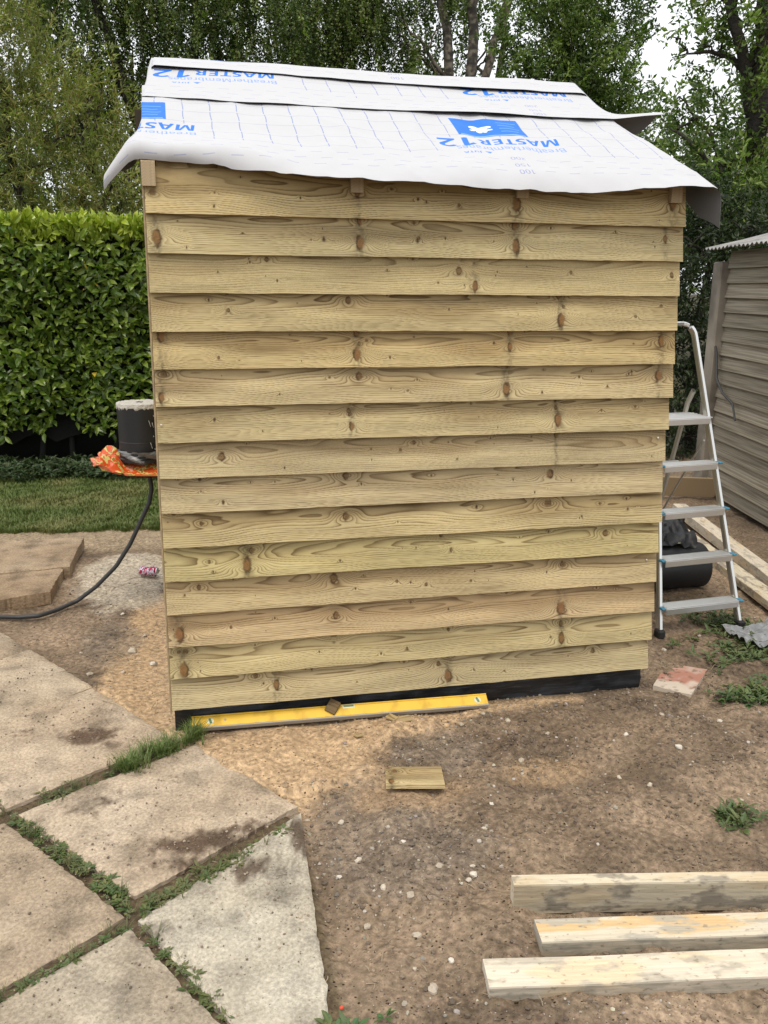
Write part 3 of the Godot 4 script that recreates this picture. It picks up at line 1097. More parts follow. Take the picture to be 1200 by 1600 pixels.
	mb.grid(rows, uvs, Vector3.ZERO)
	for i in mb.n.size():
		pass
	part("damp_proof_skirt", mb.mesh(dusty), t)
	mb = MB.new()
	mb.box(Transform3D(Basis(), Vector3(0.0, 0.045, -1.0)), Vector3(1.93, 0.16, 1.86), 0.004)
	part("concrete_base", mb.mesh(mat("base_concrete", Color(0.3, 0.28, 0.25), 0.9)), t)
	# splinters left by the saw along the lower edges
	var sp := MB.new()
	for i in 130:
		var row := rng.randi_range(0, 14)
		if row < 9 and rng.randf() < 0.6: continue
		var x := rf(-0.98, 0.97)
		var y := 0.1 + row * 0.0 + (14 - row) * 0.12962
		var p := Vector3(x, y, 0.019)
		sp.tube([p, p + Vector3(rf(-0.006, 0.006), -rf(0.002, 0.006), 0.002), p + Vector3(rf(-0.016, 0.016), -rf(0.002, 0.009), 0.004)], [0.0007, 0.0006, 0.0003], 3)
	part("splinters", sp.mesh(pale), t).set_meta("kind", "stuff")
	for q in [Vector3(-0.985, 1.2, 0.023), Vector3(-0.50, 1.925, 0.021), Vector3(-0.975, 1.83, 0.021), Vector3(0.96, 1.10, 0.022), Vector3(0.955, 0.585, 0.022)]:
		mb = MB.new()
		mb.lathe([Vector2(0.0, 0.002), Vector2(0.003, 0.0015), Vector2(0.0042, 0.0), Vector2(0.0042, -0.004)], 10, Color.WHITE, Transform3D(Basis(Vector3.RIGHT, PI / 2), q))
		part("screw_head", mb.mesh(mat("zinc", Color(0.75, 0.74, 0.7), 0.35, 0.8)), t)
	build_membrane(t)

func build_membrane(t: Node3D) -> void:
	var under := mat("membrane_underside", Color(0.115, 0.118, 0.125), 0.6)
	var crinkle := noise_tex(0.05, 83, 256)
	var tops: Array = []
	for a in [[-0.16, 0.74, 0.705, 0.565, 1.385], [-0.62, 0.05, 0.078, 0.824, 1.297], [-0.95, -0.31, -0.335, 0.3, 1.385]]:
		var m := StandardMaterial3D.new()
		m.resource_name = "printed_membrane"
		m.albedo_texture = membrane_tex(a[0], a[1], a[2], a[3], a[4])
		m.roughness = 0.6
		m.metallic_specular = 0.3
		m.texture_repeat = false
		tops.append(m)
	# lower sheet, with its eave hanging free
	var rows: Array = []
	var uvs: Array = []
	var nk := 120
	var ns := 90
	var s0 := -0.14
	for r in ns + 1:
		rows.append([]); uvs.append([])
	for k in nk + 1:
		var a := lerpf(-1.165, 1.19, float(k) / nk)
		var xx := clampf(a, -1.05, 1.1)
		var left := 1.0 - ss(-0.98, -0.22, xx)
		var kap := lerpf(1.2, 5.2, ss(-0.45, 0.22, xx)) * lerpf(1.0, 0.12, ss(0.42, 0.95, xx)) + left * left * 24.0
		var sc := lerpf(0.600, 0.562, left)
		var s1 := lerpf(0.708, 0.630, left)
		var p := roof_p(0, s0, 0.004)
		var ang := SLOPE
		var ds := (s1 - s0) / ns
		for r in ns + 1:
			var s := s0 + r * ds
			if r > 0:
				if s > sc:
					ang += kap * ds
					ang = minf(ang, 2.9)
				p += Vector3(0, -sin(ang), cos(ang)) * ds
			var fl := -1.0 - 0.02 * ss(0.3, 0.6, s)
			var fr := 0.925 + 0.155 * maxf(0.0, s)
			var q := p
			q.x = clampf(a, fl, fr)
			if a < fl:
				var b := bend((fl - a) * (0.55 + 0.45 * ss(0.2, 0.5, s)), lerpf(0.006, 0.05, ss(0.2, 0.5, s)), lerpf(1.58, 0.80, ss(0.35, 0.62, s)))
				q.x -= b.x; q.y -= b.y
			elif a > fr:
				var b := bend((a - fr) * (0.35 + 0.65 * ss(0.3, 0.6, s)), 0.035, 1.5)
				q.x += b.x; q.y -= b.y
			var wv := n_mid.get_noise_2d(a * 1.0, s * 0.7 + 20.0) * 0.010 + n_low.get_noise_2d(a * 1.2, s * 2.0) * 0.010 + n_fine.get_noise_2d(a * 4.0, s * 4.0) * 0.0018
			wv += left * 0.036 * ss(0.30, 0.56, s)
			wv += (0.004 - absf(n_mid.get_noise_2d(a * 1.6 + 3.0, s * 0.9)) * 0.019) + 0.003 * (blob(a, 0, -0.282, 0, 0.035, 1) + blob(a, 0, 0.331, 0, 0.035, 1))
			wv += sin(a * 7.0 + 1.0) * 0.006 * ss(0.45, 0.7, s)
			q += Vector3(0, cos(SLOPE), sin(SLOPE)) * (wv + 0.008) * (0.4 + 0.6 * ss(-0.1, 0.15, s))
			rows[r].append(q)
			uvs[r].append(Vector2((a + 1.2) / 2.4, (s + 0.16) / 0.90))
	sheet(t, rows, uvs, tops[0], under)
	# middle sheet, its right corner left loose
	rows = []; uvs = []
	for r in 41:
		var s := lerpf(-0.50, 0.022, r / 40.0)
		var row: Array = []
		var ur: Array = []
		for k in nk + 1:
			var a := lerpf(-1.10, 1.17, float(k) / nk)
			var fl := -1.0 - 0.066 * minf(s, 0.0)
			var fr := 0.935
			var lift := 0.012 + n_mid.get_noise_2d(a * 0.8, s * 0.8 + 50.0) * 0.008 + n_low.get_noise_2d(a * 1.5 + 9.0, s) * 0.008
			lift += 0.009 * ss(-0.1, 0.02, s) * (blob(a, 0, 0.15, 0, 0.5, 1) + 0.2)
			var sx := s - 0.045 * ss(0.55, 1.1, a) * ss(-0.3, 0.02, s) - 0.02 * (1.0 - ss(-1.0, -0.5, a)) * ss(-0.3, 0.02, s)
			var q := roof_p(clampf(a, fl, fr), sx, lift)
			if a < fl:
				var b := bend((fl - a) * 0.8, 0.006, 1.58)
				q.x -= b.x; q.y -= b.y
			elif a > fr:
				var e := (a - fr) * lerpf(0.35, 1.0, ss(-0.42, -0.02, s))
				var dn := lerpf(-0.12, 1.25, ss(0.0, -0.30, s))
				q.x += e * cos(dn); q.y -= e * sin(dn)
			row.append(q)
			ur.append(Vector2((a + 1.2) / 2.4, (s + 0.62) / 0.67))
		rows.append(row); uvs.append(ur)
	sheet(t, rows, uvs, tops[1], under)
	# ridge sheet, folded over the top
	rows = []; uvs = []
	for r in 51:
		var s := lerpf(-0.335, -1.15, r / 50.0)
		var row: Array = []
		var ur: Array = []
		for k in nk + 1:
			var a := lerpf(-1.08, 1.04, float(k) / nk)
			var fr := 0.90
			var fl := -0.962
			var lift := 0.017 + n_mid.get_noise_2d(a * 0.9, s + 90.0) * 0.008 + n_low.get_noise_2d(a * 1.4, s + 3.0) * 0.008 + 0.006 * ss(-0.40, -0.335, s)
			var se := s + 0.018 * sin(a * 2.1 + 0.6) * ss(-0.5, -0.335, s)
			var ridge := -0.5455
			var q: Vector3
			if se > ridge:
				q = roof_p(clampf(a, fl, fr), se, lift)
			else:
				q = roof_p(clampf(a, fl, fr), 2.0 * ridge - se, lift)
				q.z = -1.97 - q.z
			q.y -= 0.012 * exp(-pow((se - ridge) / 0.05, 2.0))
			if a < fl:
				var b := bend((fl - a), 0.006, 1.58)
				q.x -= b.x; q.y -= b.y
			elif a > fr:
				var b := bend(a - fr, 0.04, 1.45)
				q.x += b.x; q.y -= b.y
			row.append(q)
			ur.append(Vector2((a + 1.2) / 2.4, clampf((s + 0.95) / 0.64, 0.0, 1.0)))
		rows.append(row); uvs.append(ur)
	sheet(t, rows, uvs, tops[2], under)
	# back slope
	rows = []; uvs = []
	for r in 31:
		var s := lerpf(0.72, -0.2, r / 30.0)
		var row: Array = []
		var ur: Array = []
		for k in 41:
			var a := lerpf(-1.06, 1.04, k / 40.0)
			var q := roof_p(a, s, 0.008 + n_mid.get_noise_2d(a * 0.9 + 30.0, s) * 0.006)
			q.z = -1.97 - q.z
			row.append(q)
			ur.append(Vector2(0.02 + 0.01 * k / 40.0, 0.98))
		rows.append(row); uvs.append(ur)
	sheet(t, rows, uvs, mat("plain_membrane", Color(0.76, 0.76, 0.77), 0.6), under)

# ------------------------------------------------------------------ paving
func scol(x: float, z: float, pale: float) -> Color:
	var a := n_mid.get_noise_2d(x * 1.4 + 70.0, z * 1.4)
	var b := n_fine.get_noise_2d(x * 7.0 + 5.0, z * 7.0)
	var c := vl(0.395, 0.332, 0.254).lerp(vl(0.425, 0.39, 0.325), clampf(pale + a * 0.5, 0.0, 1.0))
	c *= 1.0 + b * 0.20 + a * 0.16
	var dirt := 0.0
	for s in [[-1.31, -0.02, 0.11, 0.09, 1.0], [-1.22, 0.08, 0.08, 0.06, 0.8], [-0.92, 0.76, 0.17, 0.07, 1.1], [-0.99, 0.86, 0.1, 0.06, 0.9], [-0.76, 0.72, 0.12, 0.05, 0.8], [-0.61, 0.80, 0.035, 0.10, 1.1], [-0.75, 0.93, 0.12, 0.07, 0.75], [-1.05, 1.15, 0.07, 0.06, 0.7], [-1.5, -0.1, 0.2, 0.06, 0.5], [-1.28, 0.45, 0.1, 0.14, 0.45], [-1.62, -1.32, 0.2, 0.15, 0.6], [-1.55, 0.78, 0.2, 0.22, 0.35]]:
		dirt = maxf(dirt, blob(x, z, s[0], s[1], s[2], s[3]) * s[4])
	dirt = ss(0.30, 0.80, dirt + b * 0.42 + a * 0.2 + n_fine.get_noise_2d(x * 24.0, z * 24.0 + 7.0) * 0.40)
	c = c.lerp(vl(0.075, 0.050, 0.034), dirt * 0.9)
	return Color(c.x, c.y, c.z)

func slab_mesh(poly: Array, top: float, thick: float, pale: float, material: Material, seed_: float, warm := Vector3.ONE, tilt := Vector2.ZERO) -> ArrayMesh:
	# four corners in order round the slab; a fine top with a worn, slightly chipped edge
	var mb := MB.new()
	var n := 44
	var rows: Array = []
	var cols: Array = []
	var uvs: Array = []
	for r in n + 1:
		var row: Array = []; var cr: Array = []; var ur: Array = []
		for k in n + 1:
			var u := float(k) / n
			var v := float(r) / n
			var e := minf(minf(u, 1.0 - u), minf(v, 1.0 - v))
			var a: Vector2 = poly[0].lerp(poly[1], u)
			var b: Vector2 = poly[3].lerp(poly[2], u)
			var p := a.lerp(b, v)
			var ctr: Vector2 = (poly[0] + poly[1] + poly[2] + poly[3]) * 0.25
			p = ctr + (p - ctr) * 1.022
			if e < 0.001:
				p += (p - ctr).normalized() * (n_fine.get_noise_2d(p.x * 9.0 + seed_, p.y * 9.0) * 0.007 + n_fine.get_noise_2d(p.x * 30.0, p.y * 30.0 + seed_) * 0.006 + 0.002)
			var y := top + n_mid.get_noise_2d(p.x * 2.0 + seed_, p.y * 2.0) * 0.004 + (p - ctr).dot(tilt)
			if e < 0.001: y -= 0.006
			row.append(Vector3(p.x, y, p.y))
			var c := scol(p.x, p.y, pale)
			cr.append(Color(c.r * warm.x, c.g * warm.y, c.b * warm.z))
			ur.append(Vector2(p.x, p.y))
		rows.append(row); cols.append(cr); uvs.append(ur)
	mb.grid(rows, uvs, Vector3.UP, cols)
	for side in 4:
		for k in n:
			var p: Vector3; var q: Vector3; var c: Color
			match side:
				0: p = rows[0][k]; q = rows[0][k + 1]; c = cols[0][k]
				1: p = rows[k][n]; q = rows[k + 1][n]; c = cols[k][n]
				2: p = rows[n][k]; q = rows[n][k + 1]; c = cols[n][k]
				3: p = rows[k][0]; q = rows[k + 1][0]; c = cols[k][0]
			var dn := Vector3(0, -thick, 0)
			var out: Vector3 = (p + q) * 0.5 - rows[n / 2][n / 2]
			out.y = 0
			mb.quad(p, q, q + dn, p + dn, out, c, Vector2(p.x + p.z, p.y), Vector2(q.x + q.z, q.y), Vector2(q.x + q.z, q.y - thick), Vector2(p.x + p.z, p.y - thick))
	return mb.mesh(material)

func build_paving() -> void:
	var m := mat("paving_concrete", Color.WHITE, 0.9)
	m.vertex_color_use_as_albedo = true
	m.albedo_color = srgb(1.95, 1.95, 1.95)
	m.albedo_texture = soil_tile(1024, 0.32, 0.82, 900)[0]
	m.detail_enabled = true
	m.detail_blend_mode = BaseMaterial3D.BLEND_MODE_MUL
	m.detail_albedo = noise_tex(0.006, 181, 512, false, ramp([[0.0, grey(0.70)], [0.5, grey(0.92)], [1.0, grey(1.0)]]))
	m.heightmap_enabled = true
	m.heightmap_texture = mats["soil_h"]
	m.heightmap_scale = 0.18
	m.metallic_specular = 0.3
	m.uv1_scale = Vector3(1.7, 1.7, 1)
	var t := Node3D.new()
	t.name = "pavement"
	add_child(t)
	t.set_meta("kind", "structure")
	var V := func(x: float, z: float) -> Vector2: return Vector2(x, z)
	var slabs := [
		[[-0.92, 0.13], [-0.61, 0.615], [-1.105, 0.965], [-1.485, 0.48], 0.25],
		[[-0.595, 0.675], [-0.655, 1.75], [-0.72, 1.75], [-1.085, 1.085], 0.7],
		[[-1.53, 0.525], [-1.14, 1.055], [-1.58, 1.37], [-2.0, 0.86], 0.0],
		[[-1.115, 1.125], [-0.75, 1.75], [-1.3, 2.05], [-1.58, 1.43], 0.5],
		[[-1.34, -0.455], [-1.02, 0.055], [-1.535, 0.425], [-1.84, -0.08], 0.2],
		[[-1.665, -0.945], [-1.348, -0.468], [-1.85, -0.095], [-2.15, -0.56], 0.3],
		[[-1.855, -0.065], [-1.56, 0.445], [-2.05, 0.80], [-2.36, 0.30], 0.35],
		[[-2.16, -0.57], [-1.86, -0.10], [-2.4, 0.28], [-2.7, -0.2], 0.2],
		[[-1.99, -1.43], [-1.68, -0.955], [-2.17, -0.58], [-2.5, -1.05], 0.2],
		[[-1.6, 1.46], [-1.32, 2.07], [-1.8, 2.4], [-2.1, 1.8], 0.2],
	]
	var i := 0
	for s in slabs:
		var poly := [V.call(s[0][0], s[0][1]), V.call(s[1][0], s[1][1]), V.call(s[2][0], s[2][1]), V.call(s[3][0], s[3][1])]
		var warm: Vector3 = [Vector3(1, 0.97, 0.95), Vector3(0.94, 0.97, 0.98), Vector3(0.80, 0.77, 0.74), Vector3(0.80, 0.79, 0.77), Vector3(1.0, 0.96, 0.93), Vector3(0.98, 0.95, 0.92)][i % 6]
		part("paving_slab", slab_mesh(poly, 0.006, 0.045, s[4], m, i * 13.0, warm, Vector2(rf(-0.008, 0.008), rf(-0.008, 0.008))), t)
		i += 1
	# the two lifted, broken slabs by the path
	single("broken_slab", slab_mesh([V.call(-2.2, -2.60), V.call(-1.575, -2.625), V.call(-1.60, -2.03), V.call(-2.15, -1.95)], 0.085, 0.07, 0.15, m, 201.0, Vector3(0.72, 0.65, 0.58), Vector2(0, -0.012)), "lifted concrete slab lying nearest the lawn, its long edge towards the path", "slab")
	single("broken_slab", slab_mesh([V.call(-2.25, -1.93), V.call(-1.635, -2.05), V.call(-1.655, -1.60), V.call(-2.15, -1.44)], 0.07, 0.07, 0.1, m, 219.0, Vector3(0.70, 0.62, 0.54), Vector2(0.015, 0.01)), "broken concrete slab with a ragged edge beside the black hose", "slab")
	# loose dirt on the slabs
	var v: Array = mats["stones"]
	var xf: Array = []
	var cc: Array = []
	for k in 24000:
		var x := rf(-2.2, -0.6)
		var z := rf(-1.2, 1.75)
		if slab_side(x, z) < 0.02: continue
		var c := scol(x, z, 0.3)
		if c.r > 0.2 and rng.randf() < 0.72 + 0.5 * n_mid.get_noise_2d(x * 2.0, z * 2.0): continue
		var r := 0.0009 + pow(rng.randf(), 6.0) * 0.004
		xf.append(Transform3D(Basis.from_euler(Vector3(rf(-0.4, 0.4), rf(0, TAU), 0)).scaled(Vector3.ONE * r), Vector3(x, 0.008 + r * 0.3, z)))
		var w := rf(0.10, 0.20) if rng.randf() < 0.5 else rf(0.25, 0.45)
		cc.append(Color(w, w * 0.78, w * 0.58))
	var o := scatter(v[2], xf, cc)
	o.name = "loose_dirt"
	add_child(o)
	meta(o, "loose grit and crumbs of soil strewn over the paving slabs", "dirt", "", "stuff")
	# weeds in the joints
	var gm: Material = mats["grass"]
	var lm := leaf_mat("weed_leaf", 0.55, Color(0.3, 0.4, 0.1))
	var leafy: Array = []
	for q in 3:
		var mb := MB.new()
		for k in 12:
			var a := rf(0, TAU)
			var d := Vector3(cos(a), rf(0.05, 0.6), sin(a)).normalized()
			leaf(mb, d * rf(0.0, 0.012), d, d.cross(Vector3.UP).normalized(), rf(0.014, 0.036), rf(0.006, 0.013), rf(0.0, 0.3), Color(rf(0.7, 1.2), rf(0.8, 1.2), rf(0.7, 1.1)), true)
		leafy.append(mb.mesh(lm))
	mats["leafy"] = leafy
	var tuft := grass_mesh(14, 0.075, 0.0017, 0.022, 1.2, gm)
	mats["tuft"] = tuft
	var joints := [
		[Vector2(-0.90, 0.06), Vector2(-1.19, 0.265), 0.045, 150, 10, "tall green grass growing in the slab joint nearest the shed corner"],
		[Vector2(-1.14, 0.23), Vector2(-1.56, 0.50), 0.04, 60, 60, "trampled weeds in the joint running left from the tall grass"],
		[Vector2(-1.52, 0.47), Vector2(-1.08, 1.06), 0.03, 45, 120, "low weeds in the joint running down to the slab crossing"],
		[Vector2(-1.06, 1.03), Vector2(-0.80, 0.86), 0.035, 20, 110, "broad weeds lying across the joint above the pale slab"],
		[Vector2(-0.80, 0.86), Vector2(-0.64, 0.74), 0.015, 5, 22, "thin line of weeds at the end of the joint by the bare soil"],
		[Vector2(-1.10, 1.09), Vector2(-1.60, 1.43), 0.018, 40, 50, "sparse weeds in the joint at the lower left of the paving"],
		[Vector2(-1.08, 1.11), Vector2(-0.82, 1.58), 0.024, 12, 70, "round-leaved weeds in the joint at the bottom of the picture"],
		[Vector2(-1.86, -0.08), Vector2(-1.56, 0.44), 0.02, 25, 14, "small tuft of grass in the joint at the left border"],
	]
	for j in joints:
		var node := Node3D.new()
		node.name = numbered("joint_weeds")
		add_child(node)
		meta(node, j[5], "weeds")
		var gx: Array = []; var gc: Array = []
		var lx: Array = []; var lc: Array = []
		for k in j[3] + j[4]:
			var f := rng.randf()
			var p: Vector2 = j[0].lerp(j[1], f)
			var nrm: Vector2 = (j[1] - j[0]).orthogonal().normalized()
			p += nrm * rng.randfn(0.0, 0.5) * j[2]
			var dens := n_fine.get_noise_2d(p.x * 6.0, p.y * 6.0)
			if dens < rf(-0.5, 0.2): continue
			var at := Vector3(p.x, -0.004 + rf(0, 0.012), p.y)
			if k < j[3]:
				gx.append(Transform3D(Basis(Vector3.UP, rf(0, TAU)).scaled(Vector3.ONE * rf(0.35, 0.9) * (1.15 if j[4] == 10 else 0.6)), at))
				gc.append((Color(0.10, 0.17, 0.028) if j[4] == 10 else Color(0.06, 0.09, 0.025)).lerp(Color(0.20, 0.185, 0.085), rng.randf() * (0.35 if j[4] == 10 else 0.9)))
			else:
				lx.append(Transform3D(Basis.from_euler(Vector3(rf(-0.3, 0.3), rf(0, TAU), rf(-0.3, 0.3))).scaled(Vector3(1.0, 0.42, 1.0) * rf(0.35, 0.9)), at))
				lc.append(Color(0.06, 0.105, 0.022).lerp(Color(0.17, 0.165, 0.07), rng.randf() * 0.8))
		var g := scatter(tuft, gx, gc)
		g.name = "blades"
		node.add_child(g)
		if lx.size():
			var l := scatter(leafy[rng.randi_range(0, 2)], lx, lc)
			l.name = "leaves"
			node.add_child(l)

# ------------------------------------------------------------------ trees and hedge
func build_trees() -> void:
	var bark_dark := mat("dark_bark", Color(0.035, 0.03, 0.024), 0.95)
	bark_dark.heightmap_enabled = true
	bark_dark.heightmap_texture = noise_tex(0.05, 91, 256)
	bark_dark.heightmap_scale = 2.0
	triplanar(bark_dark, 1.5)
	var bark_birch := mat("birch_bark", Color.WHITE, 0.85)
	bark_birch.albedo_texture = noise_tex(0.02, 92, 256, false, ramp([[0.0, grey(0.12)], [0.45, Color(0.22, 0.20, 0.17)], [0.6, Color(0.42, 0.39, 0.34)], [1.0, Color(0.55, 0.52, 0.47)]]))
	triplanar(bark_birch, 1.2)
	var birch := leaf_mat("birch_leaf", 0.5, Color(0.62, 0.8, 0.2))
	var will := leaf_mat("willow_leaf", 0.5, Color(0.75, 0.9, 0.25))
	var broad := leaf_mat("broad_leaf", 0.45, Color(0.6, 0.8, 0.15))
	var sb := [spray(34, 0.55, 0.060, 0.044, 0.9, 0.02, birch), spray(30, 0.6, 0.056, 0.042, 0.8, 0.0, birch), spray(38, 0.5, 0.05, 0.034, 1.0, 0.03, birch)]
	var sw := [spray(34, 0.6, 0.075, 0.014, 0.55, 0.10, will), spray(30, 0.65, 0.08, 0.013, 0.5, 0.14, will), spray(36, 0.5, 0.065, 0.015, 0.7, 0.05, will)]
	var sl := [spray(24, 0.5, 0.10, 0.042, 0.85, 0.12, broad), spray(20, 0.5, 0.11, 0.045, 0.8, 0.18, broad), spray(28, 0.45, 0.085, 0.04, 1.0, 0.1, broad)]
	var W := func(x: float, y: float, z: float) -> Vector3: return Vector3(x, y, z)
	var dk := [Color(0.09, 0.135, 0.028), Color(0.13, 0.18, 0.04), Color(0.06, 0.095, 0.022), Color(0.19, 0.245, 0.065)]
	var lt := [Color(0.26, 0.28, 0.075), Color(0.33, 0.34, 0.10), Color(0.17, 0.20, 0.055), Color(0.40, 0.40, 0.14)]
	var md := [Color(0.105, 0.165, 0.03), Color(0.15, 0.22, 0.04), Color(0.075, 0.12, 0.025), Color(0.20, 0.27, 0.06)]
	# willow-like tree on the left, behind the hedge
	tree("willow_tree", "pale yellow-green narrow-leaved tree rising behind the left end of the hedge", W.call(-2.6, 0, -8.0),
		[[[W.call(-2.6, -0.1, -8), W.call(-2.5, 2.2, -8.1), W.call(-2.9, 5.2, -8.2)], 0.09, 0.02], [[W.call(-2.5, -0.1, -8.0), W.call(-2.0, 2.0, -7.9), W.call(-1.6, 3.8, -8.0)], 0.07, 0.015]],
		[[W.call(-2.7, 2.6, -8), W.call(1.2, 0.9, 0.7), 420], [W.call(-1.5, 2.5, -7.8), W.call(0.55, 0.7, 0.6), 230], [W.call(-2.8, 3.9, -8.1), W.call(0.75, 0.9, 0.6), 330], [W.call(-1.9, 3.4, -8.0), W.call(0.55, 0.6, 0.5), 140], [W.call(-2.9, 5.2, -8.3), W.call(0.55, 0.8, 0.5), 170], [W.call(-4.2, 3.6, -8.0), W.call(0.8, 1.8, 0.7), 260]],
		sw, lt, bark_dark, 0, -0.42)
	# dark birch behind it
	tree("birch_tree", "tall dark birch with hanging twigs left of the shed's ridge", W.call(-0.5, 0, -13.5),
		[[[W.call(-0.5, -0.1, -13.5), W.call(-1.0, 3.4, -13.4), W.call(-1.5, 4.6, -13.3), W.call(-2.1, 6.6, -13.4)], 0.20, 0.06], [[W.call(-1.0, 3.4, -13.4), W.call(-0.4, 5.2, -13.5), W.call(-0.1, 8.0, -13.6)], 0.12, 0.04]],
		[[W.call(-2.3, 6.4, -13.4), W.call(1.2, 1.3, 1.0), 420], [W.call(-0.5, 6.5, -13.5), W.call(1.2, 1.2, 1.0), 480], [W.call(-1.7, 4.9, -13.6), W.call(0.8, 0.9, 0.8), 150], [W.call(0.8, 6.0, -13.4), W.call(0.9, 1.3, 0.9), 340], [W.call(-0.2, 5.0, -13.2), W.call(0.9, 0.6, 0.8), 220], [W.call(0.5, 4.4, -13.6), W.call(1.1, 0.7, 0.7), 160], [W.call(-2.8, 4.2, -13.6), W.call(1.0, 1.6, 0.9), 180]],
		sb, dk, bark_dark, 2, -0.16)
	tree("birch_tree", "weeping birch with a curved dark limb above the middle of the roof", W.call(2.2, 0, -14.0),
		[[[W.call(2.2, -0.1, -14), W.call(1.5, 3.8, -14), W.call(2.0, 5.3, -13.9), W.call(2.8, 6.6, -13.9), W.call(3.2, 8.5, -14)], 0.17, 0.05]],
		[[W.call(1.9, 6.6, -14), W.call(0.9, 0.9, 0.8), 240], [W.call(2.9, 6.9, -13.8), W.call(0.8, 0.8, 0.8), 150], [W.call(1.6, 5.3, -14), W.call(0.45, 0.9, 0.6), 110], [W.call(2.9, 5.0, -14.2), W.call(0.9, 0.6, 0.6), 130]],
		sb, dk, bark_dark, 3, -0.10)
	tree("birch_tree", "several-stemmed birch with grey trunks behind the middle of the ridge", W.call(4.2, 0, -13.2),
		[[[W.call(4.1, -0.1, -13.2), W.call(4.05, 3.5, -13.2), W.call(3.95, 5.3, -13.2), W.call(3.75, 7.5, -13.2)], 0.12, 0.07], [[W.call(4.2, -0.1, -13.1), W.call(4.25, 3.5, -13.1), W.call(4.3, 5.2, -13.1), W.call(4.45, 7.6, -13.1)], 0.12, 0.08], [[W.call(4.3, -0.1, -13.2), W.call(4.35, 4.2, -13.2), W.call(4.7, 5.6, -13.2), W.call(5.15, 7.0, -13.2)], 0.10, 0.06], [[W.call(4.4, -0.1, -13.4), W.call(4.8, 4.6, -13.4), W.call(5.1, 6.6, -13.4)], 0.08, 0.05]],
		[[W.call(3.5, 5.5, -13.5), W.call(0.8, 1.2, 0.7), 130], [W.call(4.4, 7.2, -13.6), W.call(1.3, 0.7, 0.8), 200], [W.call(4.4, 5.4, -14.0), W.call(1.0, 1.0, 0.5), 90], [W.call(3.4, 4.3, -13.5), W.call(0.9, 0.5, 0.5), 100]],
		sb, dk, bark_birch, 2, -0.02)
	# bright green tree right of the ridge
	tree("maple_tree", "bushy mid-green tree right of the roof ridge", W.call(5.0, 0, -10.2),
		[[[W.call(5.0, -0.1, -10.2), W.call(4.9, 3, -10.2), W.call(4.8, 6.5, -10.2)], 0.14, 0.04]],
		[[W.call(4.35, 5.3, -10), W.call(0.7, 0.8, 0.7), 330], [W.call(5.3, 5.5, -10), W.call(0.7, 0.8, 0.7), 300], [W.call(4.6, 4.4, -10), W.call(0.7, 0.5, 0.6), 220], [W.call(5.3, 4.4, -9.8), W.call(0.6, 0.7, 0.6), 220], [W.call(5.2, 3.4, -10), W.call(0.9, 0.7, 0.6), 240], [W.call(4.8, 6.6, -10.3), W.call(1.2, 0.6, 0.6), 200], [W.call(4.4, 3.3, -10.3), W.call(1.0, 0.8, 0.5), 200]],
		sl, md, bark_dark, 0, -0.22, 0.75)
	# forked tree at the right border with ash-like leaves
	tree("ash_tree", "dark forked tree with large leaves leaning over the old shed at the right", W.call(6.3, 0, -7.2),
		[[[W.call(6.3, -0.1, -7.2), W.call(6.05, 2.6, -7.1), W.call(5.98, 3.7, -7.0), W.call(5.9, 6.0, -7.0)], 0.16, 0.09], [[W.call(6.0, 3.5, -7.05), W.call(5.75, 4.2, -7.0), W.call(5.3, 5.4, -7.0)], 0.09, 0.05], [[W.call(6.05, 2.6, -7.1), W.call(5.5, 3.0, -6.8), W.call(5.0, 2.9, -6.6)], 0.05, 0.015]],
		[[W.call(5.9, 4.5, -6.8), W.call(0.5, 0.9, 0.6), 70], [W.call(5.5, 3.1, -6.8), W.call(0.7, 0.5, 0.6), 90], [W.call(5.2, 2.4, -6.6), W.call(0.7, 0.5, 0.5), 110], [W.call(5.9, 2.5, -6.5), W.call(0.7, 0.6, 0.5), 110], [W.call(6.6, 3.5, -7.0), W.call(0.7, 1.5, 0.7), 150], [W.call(5.5, 5.1, -7.0), W.call(0.35, 0.4, 0.4), 26], [W.call(5.2, 4.6, -7.2), W.call(0.45, 0.5, 0.4), 30], [W.call(5.1, 3.7, -7.2), W.call(0.5, 0.4, 0.4), 36]],
		sl, md, bark_dark, 0, -0.35, 0.85)
	# ivy-clad thicket between the shed and the old building
	tree("ivy_thicket", "dark ivy and shrubs filling the gap behind the stepladder", W.call(4.6, 0, -5.4),
		[[[W.call(4.5, -0.1, -5.4), W.call(4.4, 1.2, -5.4), W.call(4.6, 2.6, -5.4)], 0.07, 0.02], [[W.call(3.9, -0.1, -5.2), W.call(3.95, 1.0, -5.2), W.call(3.8, 2.0, -5.2)], 0.04, 0.015]],
		[[W.call(4.2, 1.9, -5.3), W.call(0.8, 0.6, 0.5), 260], [W.call(4.3, 0.9, -5.3), W.call(0.9, 0.6, 0.5), 260], [W.call(4.0, 0.25, -5.0), W.call(0.9, 0.35, 0.5), 150], [W.call(5.0, 2.1, -5.4), W.call(0.7, 0.6, 0.5), 180], [W.call(4.1, 2.4, -5.6), W.call(0.9, 0.5, 0.5), 160], [W.call(2.9, 1.2, -5.8), W.call(1.0, 1.2, 0.5), 260]],
		sl, [Color(0.022, 0.038, 0.013), Color(0.035, 0.055, 0.018), Color(0.05, 0.075, 0.025)], bark_dark, 0, -0.5, 0.6).set_meta("category", "shrub")
